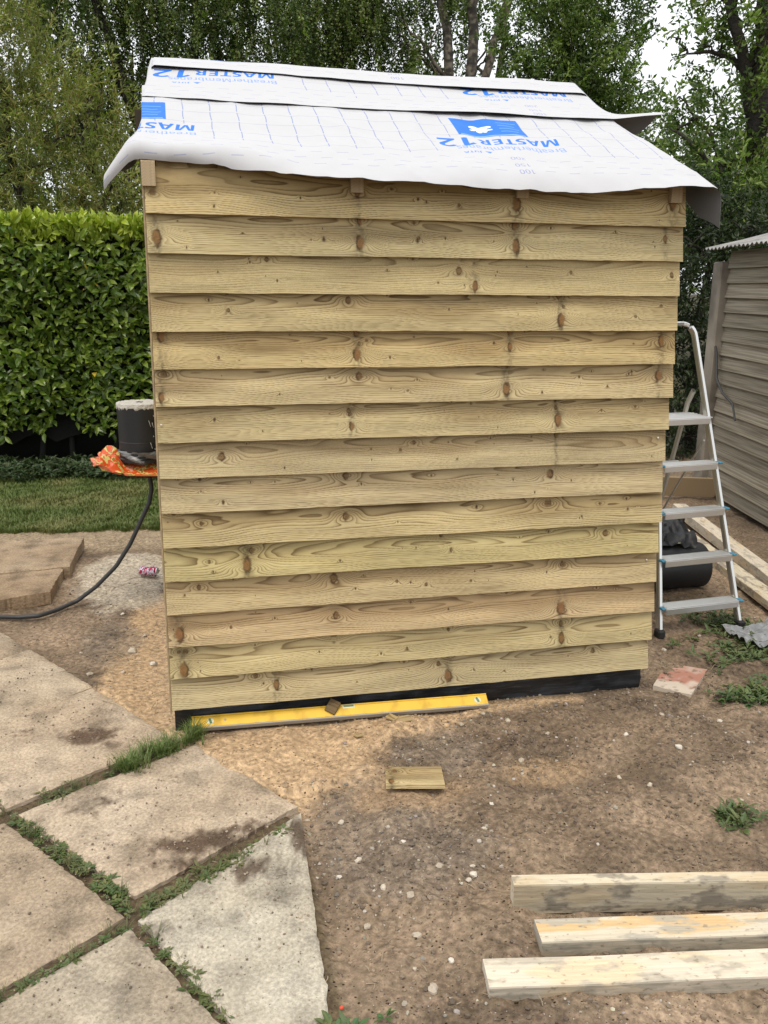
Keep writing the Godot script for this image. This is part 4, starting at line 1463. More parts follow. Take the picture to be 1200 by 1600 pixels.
	# what closes the view low down
	tree("far_trees", "mass of dark trees far behind the garden", W.call(0, 0, -19),
		[[[W.call(-6, -0.1, -19), W.call(-6, 4, -19)], 0.15, 0.05], [[W.call(9, -0.1, -19), W.call(9, 4, -19)], 0.15, 0.05]],
		[[W.call(-5, 3.0, -19), W.call(4.0, 2.8, 1.2), 900], [W.call(2, 3.0, -19), W.call(4.0, 2.5, 1.2), 900], [W.call(8.5, 3.4, -17), W.call(3.5, 2.6, 1.2), 900], [W.call(12, 3.6, -15), W.call(3.0, 3.0, 1.2), 500]],
		sl, dk, bark_dark, 0, -0.6, 1.4).set_meta("kind", "stuff")

func build_hedge() -> void:
	var t := thing("hedge", "clipped laurel hedge with glossy leaves and yellow-green new tips", "hedge", Vector3(-2.4, 0, -5.6))
	var lm := leaf_mat("laurel_leaf", 0.32, Color(0.45, 0.6, 0.08))
	var at := t.position
	# near-black sheet: painted shade inside and under the hedge
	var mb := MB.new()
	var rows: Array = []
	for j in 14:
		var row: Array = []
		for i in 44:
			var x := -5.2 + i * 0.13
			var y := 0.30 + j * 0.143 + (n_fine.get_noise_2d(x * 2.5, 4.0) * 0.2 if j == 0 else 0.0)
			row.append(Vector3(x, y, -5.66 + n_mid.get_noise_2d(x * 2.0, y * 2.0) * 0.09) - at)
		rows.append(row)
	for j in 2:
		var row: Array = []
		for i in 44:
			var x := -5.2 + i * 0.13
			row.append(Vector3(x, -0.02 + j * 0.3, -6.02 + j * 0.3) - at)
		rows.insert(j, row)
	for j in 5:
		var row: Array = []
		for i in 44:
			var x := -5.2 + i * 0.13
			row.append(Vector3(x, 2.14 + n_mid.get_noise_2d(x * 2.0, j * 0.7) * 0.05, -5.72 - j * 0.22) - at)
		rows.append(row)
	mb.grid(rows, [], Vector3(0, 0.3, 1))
	part("inner_shade", mb.mesh(mat("hedge_shade", Color(0.006, 0.007, 0.004), 0.95)), t)
	for i in 13:
		mb = MB.new()
		var x := -4.9 + i * 0.36 + rf(-0.16, 0.16)
		var p := Vector3(x, -0.03, -5.75 + rf(-0.1, 0.1)) - at
		mb.tube([p, p + Vector3(rf(-0.05, 0.05), 0.35, rf(-0.03, 0.03)), p + Vector3(rf(-0.15, 0.15), 0.9, rf(-0.1, 0.0))], [0.03, 0.024, 0.014], 6)
		part("stem", mb.mesh(mats["hedge_shade"]), t)  # stems in the same near-black, shade put into their colour
	var shapes: Array = []
	for q in 4:
		mb = MB.new()
		leaf(mb, Vector3.ZERO, Vector3(0, 1, 0), Vector3(1, 0, 0), 0.105, rf(0.040, 0.050), rf(0.05, 0.28), Color.WHITE, true)
		shapes.append(mb.mesh(lm))
	var parts_made := 0
	var lists := [[], [], [], []]
	var cols := [[], [], [], []]
	var singles_mats: Array = []
	for c in [Color(0.06, 0.11, 0.014), Color(0.085, 0.145, 0.018), Color(0.14, 0.20, 0.025), Color(0.045, 0.08, 0.012), Color(0.42, 0.30, 0.03)]:
		var sm := StandardMaterial3D.new()
		sm.resource_name = "laurel_single_leaf"
		sm.albedo_color = c.linear_to_srgb()
		sm.roughness = 0.3
		sm.backlight_enabled = true
		sm.backlight = Color(0.3, 0.42, 0.06)
		singles_mats.append(sm)
	var single_meshes: Array = []
	for c in singles_mats:
		for q in 4:
			var am: ArrayMesh = shapes[q].duplicate()
			am.surface_set_material(0, c)
			single_meshes.append(am)
	for i in 15500:
		var topside := i % 4 == 0
		var x := rf(-4.6, -0.35)
		var p: Vector3
		var out: Vector3
		if topside:
			var bump := n_fine.get_noise_2d(x * 2.2, 0.0) * 0.05
			p = Vector3(x, 2.17 + bump + rf(-0.1, 0.07), -5.48 - rf(0.0, 0.75))
			out = Vector3(0, 1, 0.35)
		else:
			var y := 0.27 + pow(rng.randf(), 0.9) * 1.95
			var bulge := n_mid.get_noise_2d(x * 1.1, y * 1.1) * 0.10 + n_fine.get_noise_2d(x * 3.5, y * 3.5) * 0.06
			if y < 0.55 and n_fine.get_noise_2d(x * 1.9, 4.0) > (y - 0.36) * 1.6: continue
			var hole := n_fine.get_noise_2d(x * 4.0 + 40.0, y * 4.0)
			p = Vector3(x, y, -5.46 + bulge - absf(rng.randfn(0.0, 0.085)) - (0.1 if hole < -0.25 else 0.0))
			out = Vector3(0, 0.25, 1)
		var dir := (out * 0.55 + Vector3(rf(-1, 1), rf(-0.9, 0.9), rf(-0.6, 0.8))).normalized()
		var young := clampf((p.y - 1.95) / 0.28, 0.0, 1.0)
		if young > 0.3 and rng.randf() < 0.6:
			dir = (dir + Vector3(0, 1.4, 0.2)).normalized()
		var face := (out + Vector3(rf(-0.8, 0.8), rf(-0.3, 1.1), rf(-0.5, 0.8))).normalized()
		var side := dir.cross(face).normalized()
		var bs := Basis(side, dir, side.cross(dir)).scaled(Vector3.ONE * rf(0.65, 1.2))
		bs = Basis(side * 1.0, dir, side.cross(dir).normalized()) * Basis.from_scale(Vector3.ONE * rf(0.65, 1.2))
		var xf := Transform3D(bs, p - at)
		var k := rng.randi_range(0, 3)
		if not topside and parts_made < 296 and p.z > -5.45 and p.x > -2.62 and p.x < -1.1 and rng.randf() < 0.6:
			var ci := rng.randi_range(0, 3)
			if parts_made % 50 == 7: ci = 4
			var o := part("leaf", single_meshes[ci * 4 + k], t)
			o.transform = xf
			parts_made += 1
			continue
		var c := Color(0.065, 0.115, 0.014).lerp(Color(0.19, 0.26, 0.03), pow(rng.randf(), 1.8))
		c = c.lerp(Color(0.48, 0.53, 0.04).lerp(Color(0.30, 0.40, 0.03), rng.randf()), young * rf(0.45, 1.0))
		lists[k].append(xf); cols[k].append(c)
	for k in 4:
		var o := scatter(shapes[k], lists[k], cols[k])
		o.name = "foliage" if k == 0 else "foliage_%03d" % k
		t.add_child(o)
	# dark ground cover at the foot of the hedge
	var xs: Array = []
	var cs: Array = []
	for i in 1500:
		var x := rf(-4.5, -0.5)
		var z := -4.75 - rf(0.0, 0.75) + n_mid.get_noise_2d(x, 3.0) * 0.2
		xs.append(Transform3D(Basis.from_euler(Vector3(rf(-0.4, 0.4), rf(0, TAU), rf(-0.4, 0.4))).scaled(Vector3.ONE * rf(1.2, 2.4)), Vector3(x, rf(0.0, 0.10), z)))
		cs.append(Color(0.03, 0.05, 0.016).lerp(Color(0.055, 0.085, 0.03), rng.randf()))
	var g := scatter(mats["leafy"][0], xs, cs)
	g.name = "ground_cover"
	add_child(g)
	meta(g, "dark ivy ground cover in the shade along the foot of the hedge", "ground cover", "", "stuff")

# ------------------------------------------------------------------ the neighbour's old shed
func build_old_shed() -> void:
	var A := Vector3(3.45, 0, -3.42)
	var d := Vector3(-0.2, 0, 0.98).normalized()
	var nrm := d.cross(Vector3.UP).normalized()      # towards the garden
	var t := thing("old_shed", "weathered grey boarded outbuilding with a corrugated roof at the right edge", "shed", A)
	var greys: Array = []
	for i in 4:
		var m := StandardMaterial3D.new()
		m.resource_name = "weathered_board"
		m.albedo_texture = noise_tex(0.02, 125 + i, 256, false, ramp([[0.0, Color(0.62, 0.58, 0.52)], [0.5, Color(0.84, 0.81, 0.75)], [1.0, Color(0.95, 0.93, 0.89)]]))
		m.uv1_scale = Vector3(0.5, 1.6, 1)
		m.albedo_color = srgb(0.42 + 0.06 * (i % 3), 0.40 + 0.055 * (i % 3), 0.35 + 0.05 * (i % 3))
		m.roughness = 0.9
		m.detail_enabled = true
		m.detail_blend_mode = BaseMaterial3D.BLEND_MODE_MUL
		m.detail_albedo = noise_tex(0.012, 130 + i, 256, false, ramp([[0.0, grey(0.72)], [0.45, grey(0.92)], [1.0, grey(1.0)]]))
		m.detail_uv_layer = BaseMaterial3D.DETAIL_UV_1
		greys.append(m)
	var bs := Basis(d, Vector3.UP, nrm)
	for i in 17:
		var ln := 3.4
		var b := part("weatherboard", board_mesh(ln, greys[i % 4], 70.0 + i, 0.0, 0.135, 0.020, 0.036, 2.6, 0.3), t)
		b.transform = Transform3D(bs, Vector3(0, 0.03 + i * 0.1135, 0) + d * 0.05)
		b.rotation.z += rf(-0.004, 0.004)
	var post := mat("concrete_post", Color(0.38, 0.335, 0.27), 0.9)
	post.albedo_texture = noise_tex(0.01, 140, 256, false, ramp([[0.0, grey(0.55)], [0.5, grey(0.85)], [1.0, grey(1.0)]]))
	triplanar(post, 0.8)
	var mb := MB.new()
	mb.box(Transform3D(bs, Vector3(0, 0.94, 0) - d * 0.02 + nrm * 0.02), Vector3(0.17, 1.92, 0.14), 0.012)
	part("corner_post", mb.mesh(post), t)
	mb = MB.new()
	var inx := -nrm
	mb.box(Transform3D(bs, d * 1.7 + inx * 0.95 + Vector3(0, 0.97, 0)), Vector3(3.36, 1.9, 1.86), 0.01)
	part("inner_wall", mb.mesh(greys[1]), t)
	# corrugated roof
	var tin := mat("corrugated_sheet", Color(0.34, 0.33, 0.31), 0.6, 0.0)
	tin.albedo_texture = noise_tex(0.015, 141, 256, false, ramp([[0.0, grey(0.55)], [0.5, grey(0.9)], [1.0, grey(1.0)]]))
	triplanar(tin, 1.0)
	for sh in 4:
		var rows: Array = []
		var under: Array = []
		for r in 8:
			var row: Array = []
			var rb: Array = []
			for k in 41:
				var u := sh * 0.88 + k * 0.024
				var q := r / 7.0
				var p := d * (u - 0.12) + inx * (-0.17 + q * 2.1) + Vector3(0, 2.0 + q * 0.52 + sin(u * TAU / 0.076) * 0.011 + 0.006 * (sh % 2), 0)
				p.y += n_mid.get_noise_2d(u, q * 3.0) * 0.012
				row.append(p); rb.append(p - Vector3(0, 0.004, 0))
			rows.append(row); under.append(rb)
		mb = MB.new()
		mb.grid(rows, [], Vector3.UP)
		mb.grid(under, [], Vector3.DOWN)
		part("corrugated_sheet", mb.mesh(tin), t)
	# a loose cable on the wall
	mb = MB.new()
	var w0 := d * 0.10 + nrm * 0.07
	mb.tube([w0 + Vector3(0, 1.30, 0) - d * 0.25, w0 + Vector3(0, 1.33, 0) - d * 0.12, w0 + Vector3(0, 1.18, 0), w0 + Vector3(0, 0.98, 0) + d * 0.05, w0 + Vector3(0, 0.88, 0) + d * 0.2, w0 + Vector3(0, 0.82, 0) + d * 0.42, w0 + Vector3(0, 0.70, 0) + d * 0.5], [0.011, 0.011, 0.011, 0.011, 0.010, 0.009, 0.008], 6)
	part("cable", mb.mesh(mat("grey_cable", Color(0.06, 0.06, 0.06), 0.6)), t)

# ------------------------------------------------------------------ stepladder
func build_ladder() -> void:
	var alu := mat("aluminium", Color(0.66, 0.66, 0.64), 0.38, 0.85)
	alu.roughness_texture = noise_tex(0.03, 151, 256, false, ramp([[0.0, grey(0.75)], [1.0, grey(1.0)]]))
	var alu_dull := mat("dull_aluminium", Color(0.55, 0.54, 0.50), 0.55, 0.6)
	var blue := mat("blue_cap", Color(0.05, 0.22, 0.34), 0.5)
	var rub := mat("black_rubber", Color(0.015, 0.015, 0.015), 0.7)
	var Rf := Vector3(1.836, 0, -0.541)
	var Lf := Vector3(1.363, 0, -0.504)
	var base := (Rf + Lf) * 0.5
	var t := thing("stepladder", "silver aluminium stepladder with blue tread caps beside the shed's right corner", "ladder", base)
	var tl := tan(deg_to_rad(18.0))
	var tp := 0.082
	var R := func(h: float) -> Vector3: return Rf - base + Vector3(-tp * h, h, -tl * h)
	var L := func(h: float) -> Vector3: return Lf - base + Vector3(tp * h, h, -tl * h)
	var Q := func(p: Vector3, s: Vector3) -> Vector3: return p + s
	# side rails: flat section
	var rail := func(pts: Array, wx: float, wz: float, called: String, m: Material) -> void:
		var mb := MB.new()
		var rows: Array = []
		for i in pts.size():
			var tdir: Vector3 = (pts[mini(i + 1, pts.size() - 1)] - pts[maxi(i - 1, 0)]).normalized()
			var x := Vector3(1, 0, 0) if absf(tdir.x) < 0.7 else Vector3(0, -1, 0)
			x = (x - tdir * x.dot(tdir)).normalized()
			var z := tdir.cross(x).normalized()
			var ring: Array = []
			for k in 12:
				var a := TAU * k / 12.0
				ring.append(pts[i] + x * clampf(cos(a) * 1.3, -1, 1) * wx * 0.85 + z * clampf(sin(a) * 1.3, -1, 1) * wz)
			rows.append(ring)
		for i in rows.size() - 1:
			var c: Vector3 = (pts[i] + pts[i + 1]) * 0.5
			for k in 12:
				var k2 := (k + 1) % 12
				mb.quad(rows[i][k], rows[i][k2], rows[i + 1][k2], rows[i + 1][k], (rows[i][k] + rows[i + 1][k2]) * 0.5 - c)
		part(called, mb.mesh(m), t)
	var hoop: Array = []
	for i in 9: hoop.append(R.call(0.02 + i * 0.177))
	var rt: Vector3 = R.call(1.44)
	var lt: Vector3 = L.call(1.44)
	hoop = []
	for i in 9: hoop.append(R.call(0.02 + i * 0.177))
	for i in range(1, 7):
		var a := i / 6.0 * PI / 2.0
		hoop.append(rt + Vector3(-0.07 * (1.0 - cos(a)), 0.07 * sin(a), -0.07 * sin(a) * tl))
	var top_r: Vector3 = hoop[-1]
	for i in range(1, 5):
		hoop.append(top_r.lerp(lt + Vector3(0.07, 0.07, -0.07 * tl), i / 5.0))
	rail.call(hoop, 0.012, 0.020, "side_rail", alu)
	var left: Array = []
	for i in 9: left.append(L.call(0.02 + i * 0.177))
	for i in range(1, 7):
		var a := i / 6.0 * PI / 2.0
		left.append(lt + Vector3(0.07 * (1.0 - cos(a)), 0.07 * sin(a), -0.07 * sin(a) * tl))
	rail.call(left, 0.012, 0.020, "side_rail", alu)
	# treads
	for k in 5:
		var h: float = [0.145, 0.37, 0.595, 0.82, 1.045][k]
		var a: Vector3 = L.call(h)
		var b: Vector3 = R.call(h)
		var c := (a + b) * 0.5
		var w := a.distance_to(b) - 0.02
		var bs := aim(b - a)
		var mb := MB.new()
		var dep := 0.085 if k < 4 else 0.20
		mb.box(Transform3D(bs, c + Vector3(0, 0, 0.022 - dep * 0.5 + 0.03)), Vector3(w, 0.006, dep), 0.0015)
		mb.box(Transform3D(bs, c + Vector3(0, -0.017, 0.052)), Vector3(w, 0.030, 0.005), 0.0015)
		mb.box(Transform3D(bs, c + Vector3(0, -0.017, 0.048 - dep)), Vector3(w, 0.030, 0.005), 0.0015)
		for g in 6:
			mb.box(Transform3D(bs, c + Vector3(0, 0.004, 0.044 - g * dep / 7.0)), Vector3(w - 0.01, 0.003, 0.004), 0.001)
		var tread := part("tread", mb.mesh(alu), t)
		if k < 4:
			for e in [a, b]:
				var s: float = 1.0 if e == b else -1.0
				mb = MB.new()
				mb.box(Transform3D(bs, e + Vector3(s * 0.004, 0.001, 0.040)), Vector3(0.024, 0.010, 0.036), 0.003)
				part("tread_cap", mb.mesh(blue), tread)
	# feet
	for e in [Rf, Lf]:
		var mb := MB.new()
		mb.box(Transform3D(Basis(), e - base + Vector3(0, 0.018, 0)), Vector3(0.042, 0.045, 0.052), 0.008)
		part("rubber_foot", mb.mesh(rub), t)
	# back frame
	for s in [0.0, 1.0]:
		var a: Vector3 = (R.call(1.17) if s == 1.0 else L.call(1.17)) + Vector3(-0.03 if s == 1.0 else 0.03, 0, -0.04)
		var b := Vector3(0.19 if s == 1.0 else -0.19, 0.0, -0.94)
		if s == 1.0: b.x = 0.16
		rail.call([a, a.lerp(b, 0.06) + Vector3(0, 0, -0.02), a.lerp(b, 0.5), b], 0.011, 0.013, "back_leg", alu_dull)
	for f in [0.35, 0.75]:
		var mb := MB.new()
		var a: Vector3 = L.call(1.17).lerp(Vector3(-0.19, 0, -0.94), f)
		var b: Vector3 = R.call(1.17).lerp(Vector3(0.16, 0, -0.94), f)
		mb.tube([a, b], [0.009, 0.009], 8)
		part("cross_bar", mb.mesh(alu_dull), t)
	var st := MB.new()
	st.tube([R.call(0.92) + Vector3(-0.02, 0, -0.03), R.call(0.72) + Vector3(-0.02, 0, -0.27), Vector3(0.14, 0.42, -0.72)], [0.006, 0.006, 0.006], 6)
	part("brace", st.mesh(alu_dull), t)

# ------------------------------------------------------------------ bucket, bag, hose and rubbish on the left; rolls and boards on the right
func build_site_objects() -> void:
	# stand hidden behind the shed's left corner
	var red := mat("dark_red_paint", Color(0.10, 0.022, 0.016), 0.55)
	var t := thing("mixer_stand", "dark red steel stand mostly hidden behind the shed's left corner", "stand", Vector3(-1.14, 0, -1.55))
	for q in [Vector2(0.116, 0.07), Vector2(0.12, -0.24), Vector2(0.112, 0.12)]:
		var mb := MB.new()
		mb.tube([Vector3(q.x, -0.02, q.y), Vector3(q.x, 0.40, q.y), Vector3(q.x, 0.74, q.y * 0.8)], [0.016, 0.016, 0.016], 8)
		part("leg", mb.mesh(red), t)
	var pl := MB.new()
	pl.box(Transform3D(Basis(), Vector3(0.06, 0.75, -0.03)), Vector3(0.14, 0.02, 0.30), 0.006)
	part("platform", pl.mesh(red), t)
	# orange bag
	var bt := thing("cement_bag", "crumpled orange and yellow plastic bag under the upturned black bucket", "bag", Vector3(-1.13, 0.765, -1.5))
	var bw := 256
	var by := PackedByteArray()
	by.resize(bw * bw * 3)
	for y in bw:
		for x in bw:
			var n := n_fine.get_noise_2d(x * 0.018, y * 0.018) + n_fine.get_noise_2d(x * 0.05 + 9.0, y * 0.02) * 0.5
			var c := Vector3(0.90, 0.36, 0.12)
			if n > 0.12 and n < 0.33: c = Vector3(0.90, 0.84, 0.50)
			elif n >= 0.33 and n < 0.42: c = Vector3(0.45, 0.42, 0.22)
			elif n < -0.42: c = Vector3(0.90, 0.62, 0.5)
			if x < 8 or y > 248: c = Vector3(0.93, 0.52, 0.38)
			var o := (y * bw + x) * 3
			by[o] = int(c.x * 255); by[o + 1] = int(c.y * 255); by[o + 2] = int(c.z * 255)
	var om := mat("orange_bag", Color(0.8, 0.8, 0.8), 0.4)
	om.albedo_texture = tex_from(by, bw, bw)
	var rows: Array = []
	var uvs: Array = []
	for r in 31:
		var row: Array = []
		var ur: Array = []
		for k in 31:
			var u := k / 30.0
			var v := r / 30.0
			var x := lerpf(-0.225, 0.13, u)
			var z := lerpf(-0.13, 0.15, v)
			var cr := n_mid.get_noise_2d(u * 2.6, v * 2.2 + 60.0) * 0.05 + n_fine.get_noise_2d(u * 4.0, v * 4.0) * 0.016
			var y := 0.022 + cr * ss(0.5, 0.2, u) - 0.055 * ss(0.55, 0.98, v) * (0.6 + u * 0.4) + 0.055 * ss(0.45, 0.12, u) - 0.035 * ss(0.2, 0.0, u)
			z += 0.04 * ss(0.5, 0.0, u) * sin(v * 3.0)
			x += n_fine.get_noise_2d(v * 5.0, u * 2.0) * 0.03
			row.append(Vector3(x, y, z)); ur.append(Vector2(u, v))
		rows.append(row); uvs.append(ur)
	var bm := MB.new()
	bm.grid(rows, uvs, Vector3.UP)
	var low: Array = []
	for r in rows:
		var q: Array = []
		for p in r: q.append(p - Vector3(0, 0.003, 0))
		low.append(q)
	bm.grid(low, uvs, Vector3.DOWN)
	part("sheet", bm.mesh(om), bt)
	var lining := MB.new()
	rows = []
	for r in 13:
		var row: Array = []
		for k in 41:
			var a := TAU * k / 40.0
			var rr := 0.128 + 0.012 * sin(a * 5.0 + r * 0.5) + n_fine.get_noise_2d(a * 2.0, r * 0.4) * 0.012 - r * 0.0014
			row.append(Vector3(0.02 + cos(a) * rr, 0.09 - r * 0.0052, sin(a) * rr))
		rows.append(row)
	lining.grid(rows, [], Vector3.ZERO)
	part("grey_lining", lining.mesh(mat("grey_film", Color(0.16, 0.165, 0.165), 0.3)), bt)
	# bucket
	var bk := thing("bucket", "upturned black bucket with pale cement dried on its base", "bucket", Vector3(-1.120, 0.795, -1.5))
	var blk := mat("bucket_plastic", Color(0.016, 0.017, 0.019), 0.42)
	var cem := mat("dried_cement", Color(0.52, 0.50, 0.45), 0.9)
	cem.heightmap_enabled = true
	cem.heightmap_texture = noise_tex(0.04, 161, 256)
	cem.heightmap_scale = 0.8
	triplanar(cem, 4.0)
	var mb := MB.new()
	mb.lathe([Vector2(0.114, 0.0), Vector2(0.119, 0.0), Vector2(0.119, 0.016), Vector2(0.113, 0.02), Vector2(0.1135, 0.10), Vector2(0.1145, 0.102), Vector2(0.1135, 0.106), Vector2(0.1165, 0.288), Vector2(0.112, 0.297), Vector2(0.09, 0.298), Vector2(0.0, 0.296)], 40)
	mb.lathe([Vector2(0.0, 0.29), Vector2(0.110, 0.29), Vector2(0.108, 0.0)], 40)
	var bbody := part("body", mb.mesh(blk), bk)
	mb = MB.new()
	rows = []
	for r in 12:
		var row: Array = []
		for k in 81:
			var a := TAU * (k % 80) / 80.0
			var rr: float
			var y: float
			if r < 6:
				rr = 0.02 + 0.018 * r
				y = 0.301 + n_fine.get_noise_2d(cos(a) * rr * 30.0, sin(a) * rr * 30.0) * 0.003
			else:
				var f := (r - 6) / 5.0
				var low_y := 0.276 - 0.010 * n_fine.get_noise_1d(cos(a) * 9.0) + n_fine.get_noise_2d(cos(a) * 14.0, sin(a) * 14.0) * 0.018
				y = lerpf(0.299, low_y, f)
				rr = lerpf(0.1165, 0.1180, minf(1.0, f * 2.0))
				if r == 11: rr = 0.1155
			row.append(Vector3(cos(a) * rr, y, sin(a) * rr))
		rows.append(row)
	for r in rows.size() - 1:
		for k in 80:
			var m: Vector3 = rows[r][k] + rows[r + 1][k + 1]
			mb.quad(rows[r][k], rows[r][k + 1], rows[r + 1][k + 1], rows[r + 1][k], m * 0.5 - Vector3(0, 0.25, 0))
	part("cement_crust", mb.mesh(cem), bbody)
	mb = MB.new()
	for i in 14:
		var a := rf(0.6, 1.25)
		var y := rf(0.06, 0.26)
		var l := rf(0.006, 0.035) if i < 9 else rf(0.003, 0.008)
		var p := Vector3(cos(a) * 0.1155, y, sin(a) * 0.1155)
		var q := Vector3(cos(a - l * 2.5) * 0.1152, y - l, sin(a - l * 2.5) * 0.1152)
		mb.tube([p, q], [0.0022, 0.0012], 5)
	part("cement_splashes", mb.mesh(cem), bbody).set_meta("kind", "stuff")
	# hose
	mb = MB.new()
	var pts := [Vector3(-1.09, 0.70, -1.5), Vector3(-1.082, 0.64, -1.5), Vector3(-1.10, 0.56, -1.5), Vector3(-1.15, 0.46, -1.5), Vector3(-1.21, 0.34, -1.5), Vector3(-1.29, 0.22, -1.5), Vector3(-1.40, 0.11, -1.51), Vector3(-1.50, 0.035, -1.52), Vector3(-1.60, 0.014, -1.45), Vector3(-1.68, 0.012, -1.385), Vector3(-1.78, 0.012, -1.385), Vector3(-1.90, 0.012, -1.42), Vector3(-2.2, 0.012, -1.36)]
	var crv := Curve3D.new()
	for i in pts.size():
		var tg: Vector3 = (pts[mini(i + 1, pts.size() - 1)] - pts[maxi(i - 1, 0)]) * 0.17
		crv.add_point(pts[i], -tg, tg)
	var cp: Array = []
	var cr2: Array = []
	var L := crv.get_baked_length()
	for i in 70:
		cp.append(crv.sample_baked(L * i / 69.0)); cr2.append(0.0115)
	mb.tube(cp, cr2, 10)
	var hz := mat("black_hose", Color(0.03, 0.031, 0.032), 0.5)
	single("hose", mb.mesh(hz), "black rubber hose hanging from the stand down to the broken slab", "hose")
	# crushed can
	var ct := thing("drinks_can", "crushed pink and white drinks can lying on the dusty ground by the shed", "can", Vector3(-1.145, 0.026, -2.0))
	ct.rotation = Vector3(0.1, -0.35, 0)
	var cy := PackedByteArray()
	cy.resize(64 * 64 * 3)
	for y in 64:
		for x in 64:
			var n := n_fine.get_noise_2d(x * 0.07, y * 0.07)
			var c := Vector3(0.80, 0.78, 0.80)
			if n > 0.12: c = Vector3(0.66, 0.12, 0.28)
			elif n < -0.25: c = Vector3(0.35, 0.2, 0.42)
			var o := (y * 64 + x) * 3
			cy[o] = int(c.x * 255); cy[o + 1] = int(c.y * 255); cy[o + 2] = int(c.z * 255)
	var cm := mat("can_print", Color(0.9, 0.9, 0.9), 0.35, 0.3)
	cm.albedo_texture = tex_from(cy, 64, 64)
	mb = MB.new()
	rows = []; uvs = []
	for r in 15:
		var row: Array = []; var ur: Array = []
		for k in 33:
			var a := TAU * (k % 32) / 32.0
			var rr := 0.030 * (1.0 - 0.30 * blob(r / 14.0, 0, 0.45, 0, 0.16, 1) * (0.6 + 0.5 * sin(a * 2.0 + 1.0)))
			if r == 0 or r == 14: rr = 0.024
			rr += n_fine.get_noise_2d(a * 2.0, r * 0.5) * 0.002
			row.append(Vector3(-0.052 + r * 0.0075, cos(a) * rr, sin(a) * rr)); ur.append(Vector2(k / 32.0, r / 14.0))
		rows.append(row); uvs.append(ur)
	for r in 14:
		for k in 32:
			var c: Vector3 = Vector3(rows[r][k].x, 0, 0)
			mb.quad(rows[r][k], rows[r][k + 1], rows[r + 1][k + 1], rows[r + 1][k], rows[r][k] - c, Color.WHITE, uvs[r][k], uvs[r][k + 1], uvs[r + 1][k + 1], uvs[r + 1][k])
	part("body", mb.mesh(cm), ct)
	mb = MB.new()
	mb.lathe([Vector2(0.0, 0.001), Vector2(0.019, 0.001), Vector2(0.021, 0.004), Vector2(0.0245, 0.003), Vector2(0.0245, -0.002)], 24, Color.WHITE, Transform3D(Basis(Vector3(0, 1, 0), Vector3(1, 0, 0), Vector3(0, 0, -1)), Vector3(0.0535, 0, 0)))
	part("can_end", mb.mesh(mats["aluminium"]), ct)
	# roll of damp-proof plastic behind the ladder
	var rt := thing("plastic_roll", "black plastic roll lying on the soil behind the stepladder", "roll", Vector3(1.80, 0.13, -1.18))
	rt.rotation.y = 0.04
	mb = MB.new()
	var rx := Basis(Vector3(0, 1, 0), Vector3(1, 0, 0), Vector3(0, 0, -1))
	mb.lathe([Vector2(0.06, -0.24), Vector2(0.125, -0.24), Vector2(0.13, -0.235), Vector2(0.13, 0.19), Vector2(0.125, 0.195), Vector2(0.06, 0.195), Vector2(0.06, -0.24)], 40, Color.WHITE, Transform3D(rx, Vector3.ZERO))
	part("roll", mb.mesh(mats["black_plastic"]), rt)
	mb = MB.new()
	rows = []
	for r in 20:
		var row: Array = []
		for k in 24:
			var u := k / 23.0
			var v := r / 19.0
			row.append(Vector3(lerpf(-0.26, 0.13, u), 0.14 + 0.10 * sin(v * 2.4) * (0.5 + 0.5 * u) + n_fine.get_noise_2d(u * 4.0, v * 4.0) * 0.05, lerpf(0.06, -0.26, v) + n_fine.get_noise_2d(u * 3.0 + 5.0, v * 3.0) * 0.04))
		rows.append(row)
	mb.grid(rows, [], Vector3.UP)
	part("crumpled_flap", mb.mesh(mats["black_plastic"]), rt)
	mb = MB.new()
	mb.tube([Vector3(0.10, 0.16, -0.1), Vector3(0.125, 0.27, -0.12)], [0.028, 0.024], 8)
	part("loose_end", mb.mesh(mats["black_plastic"]), rt)

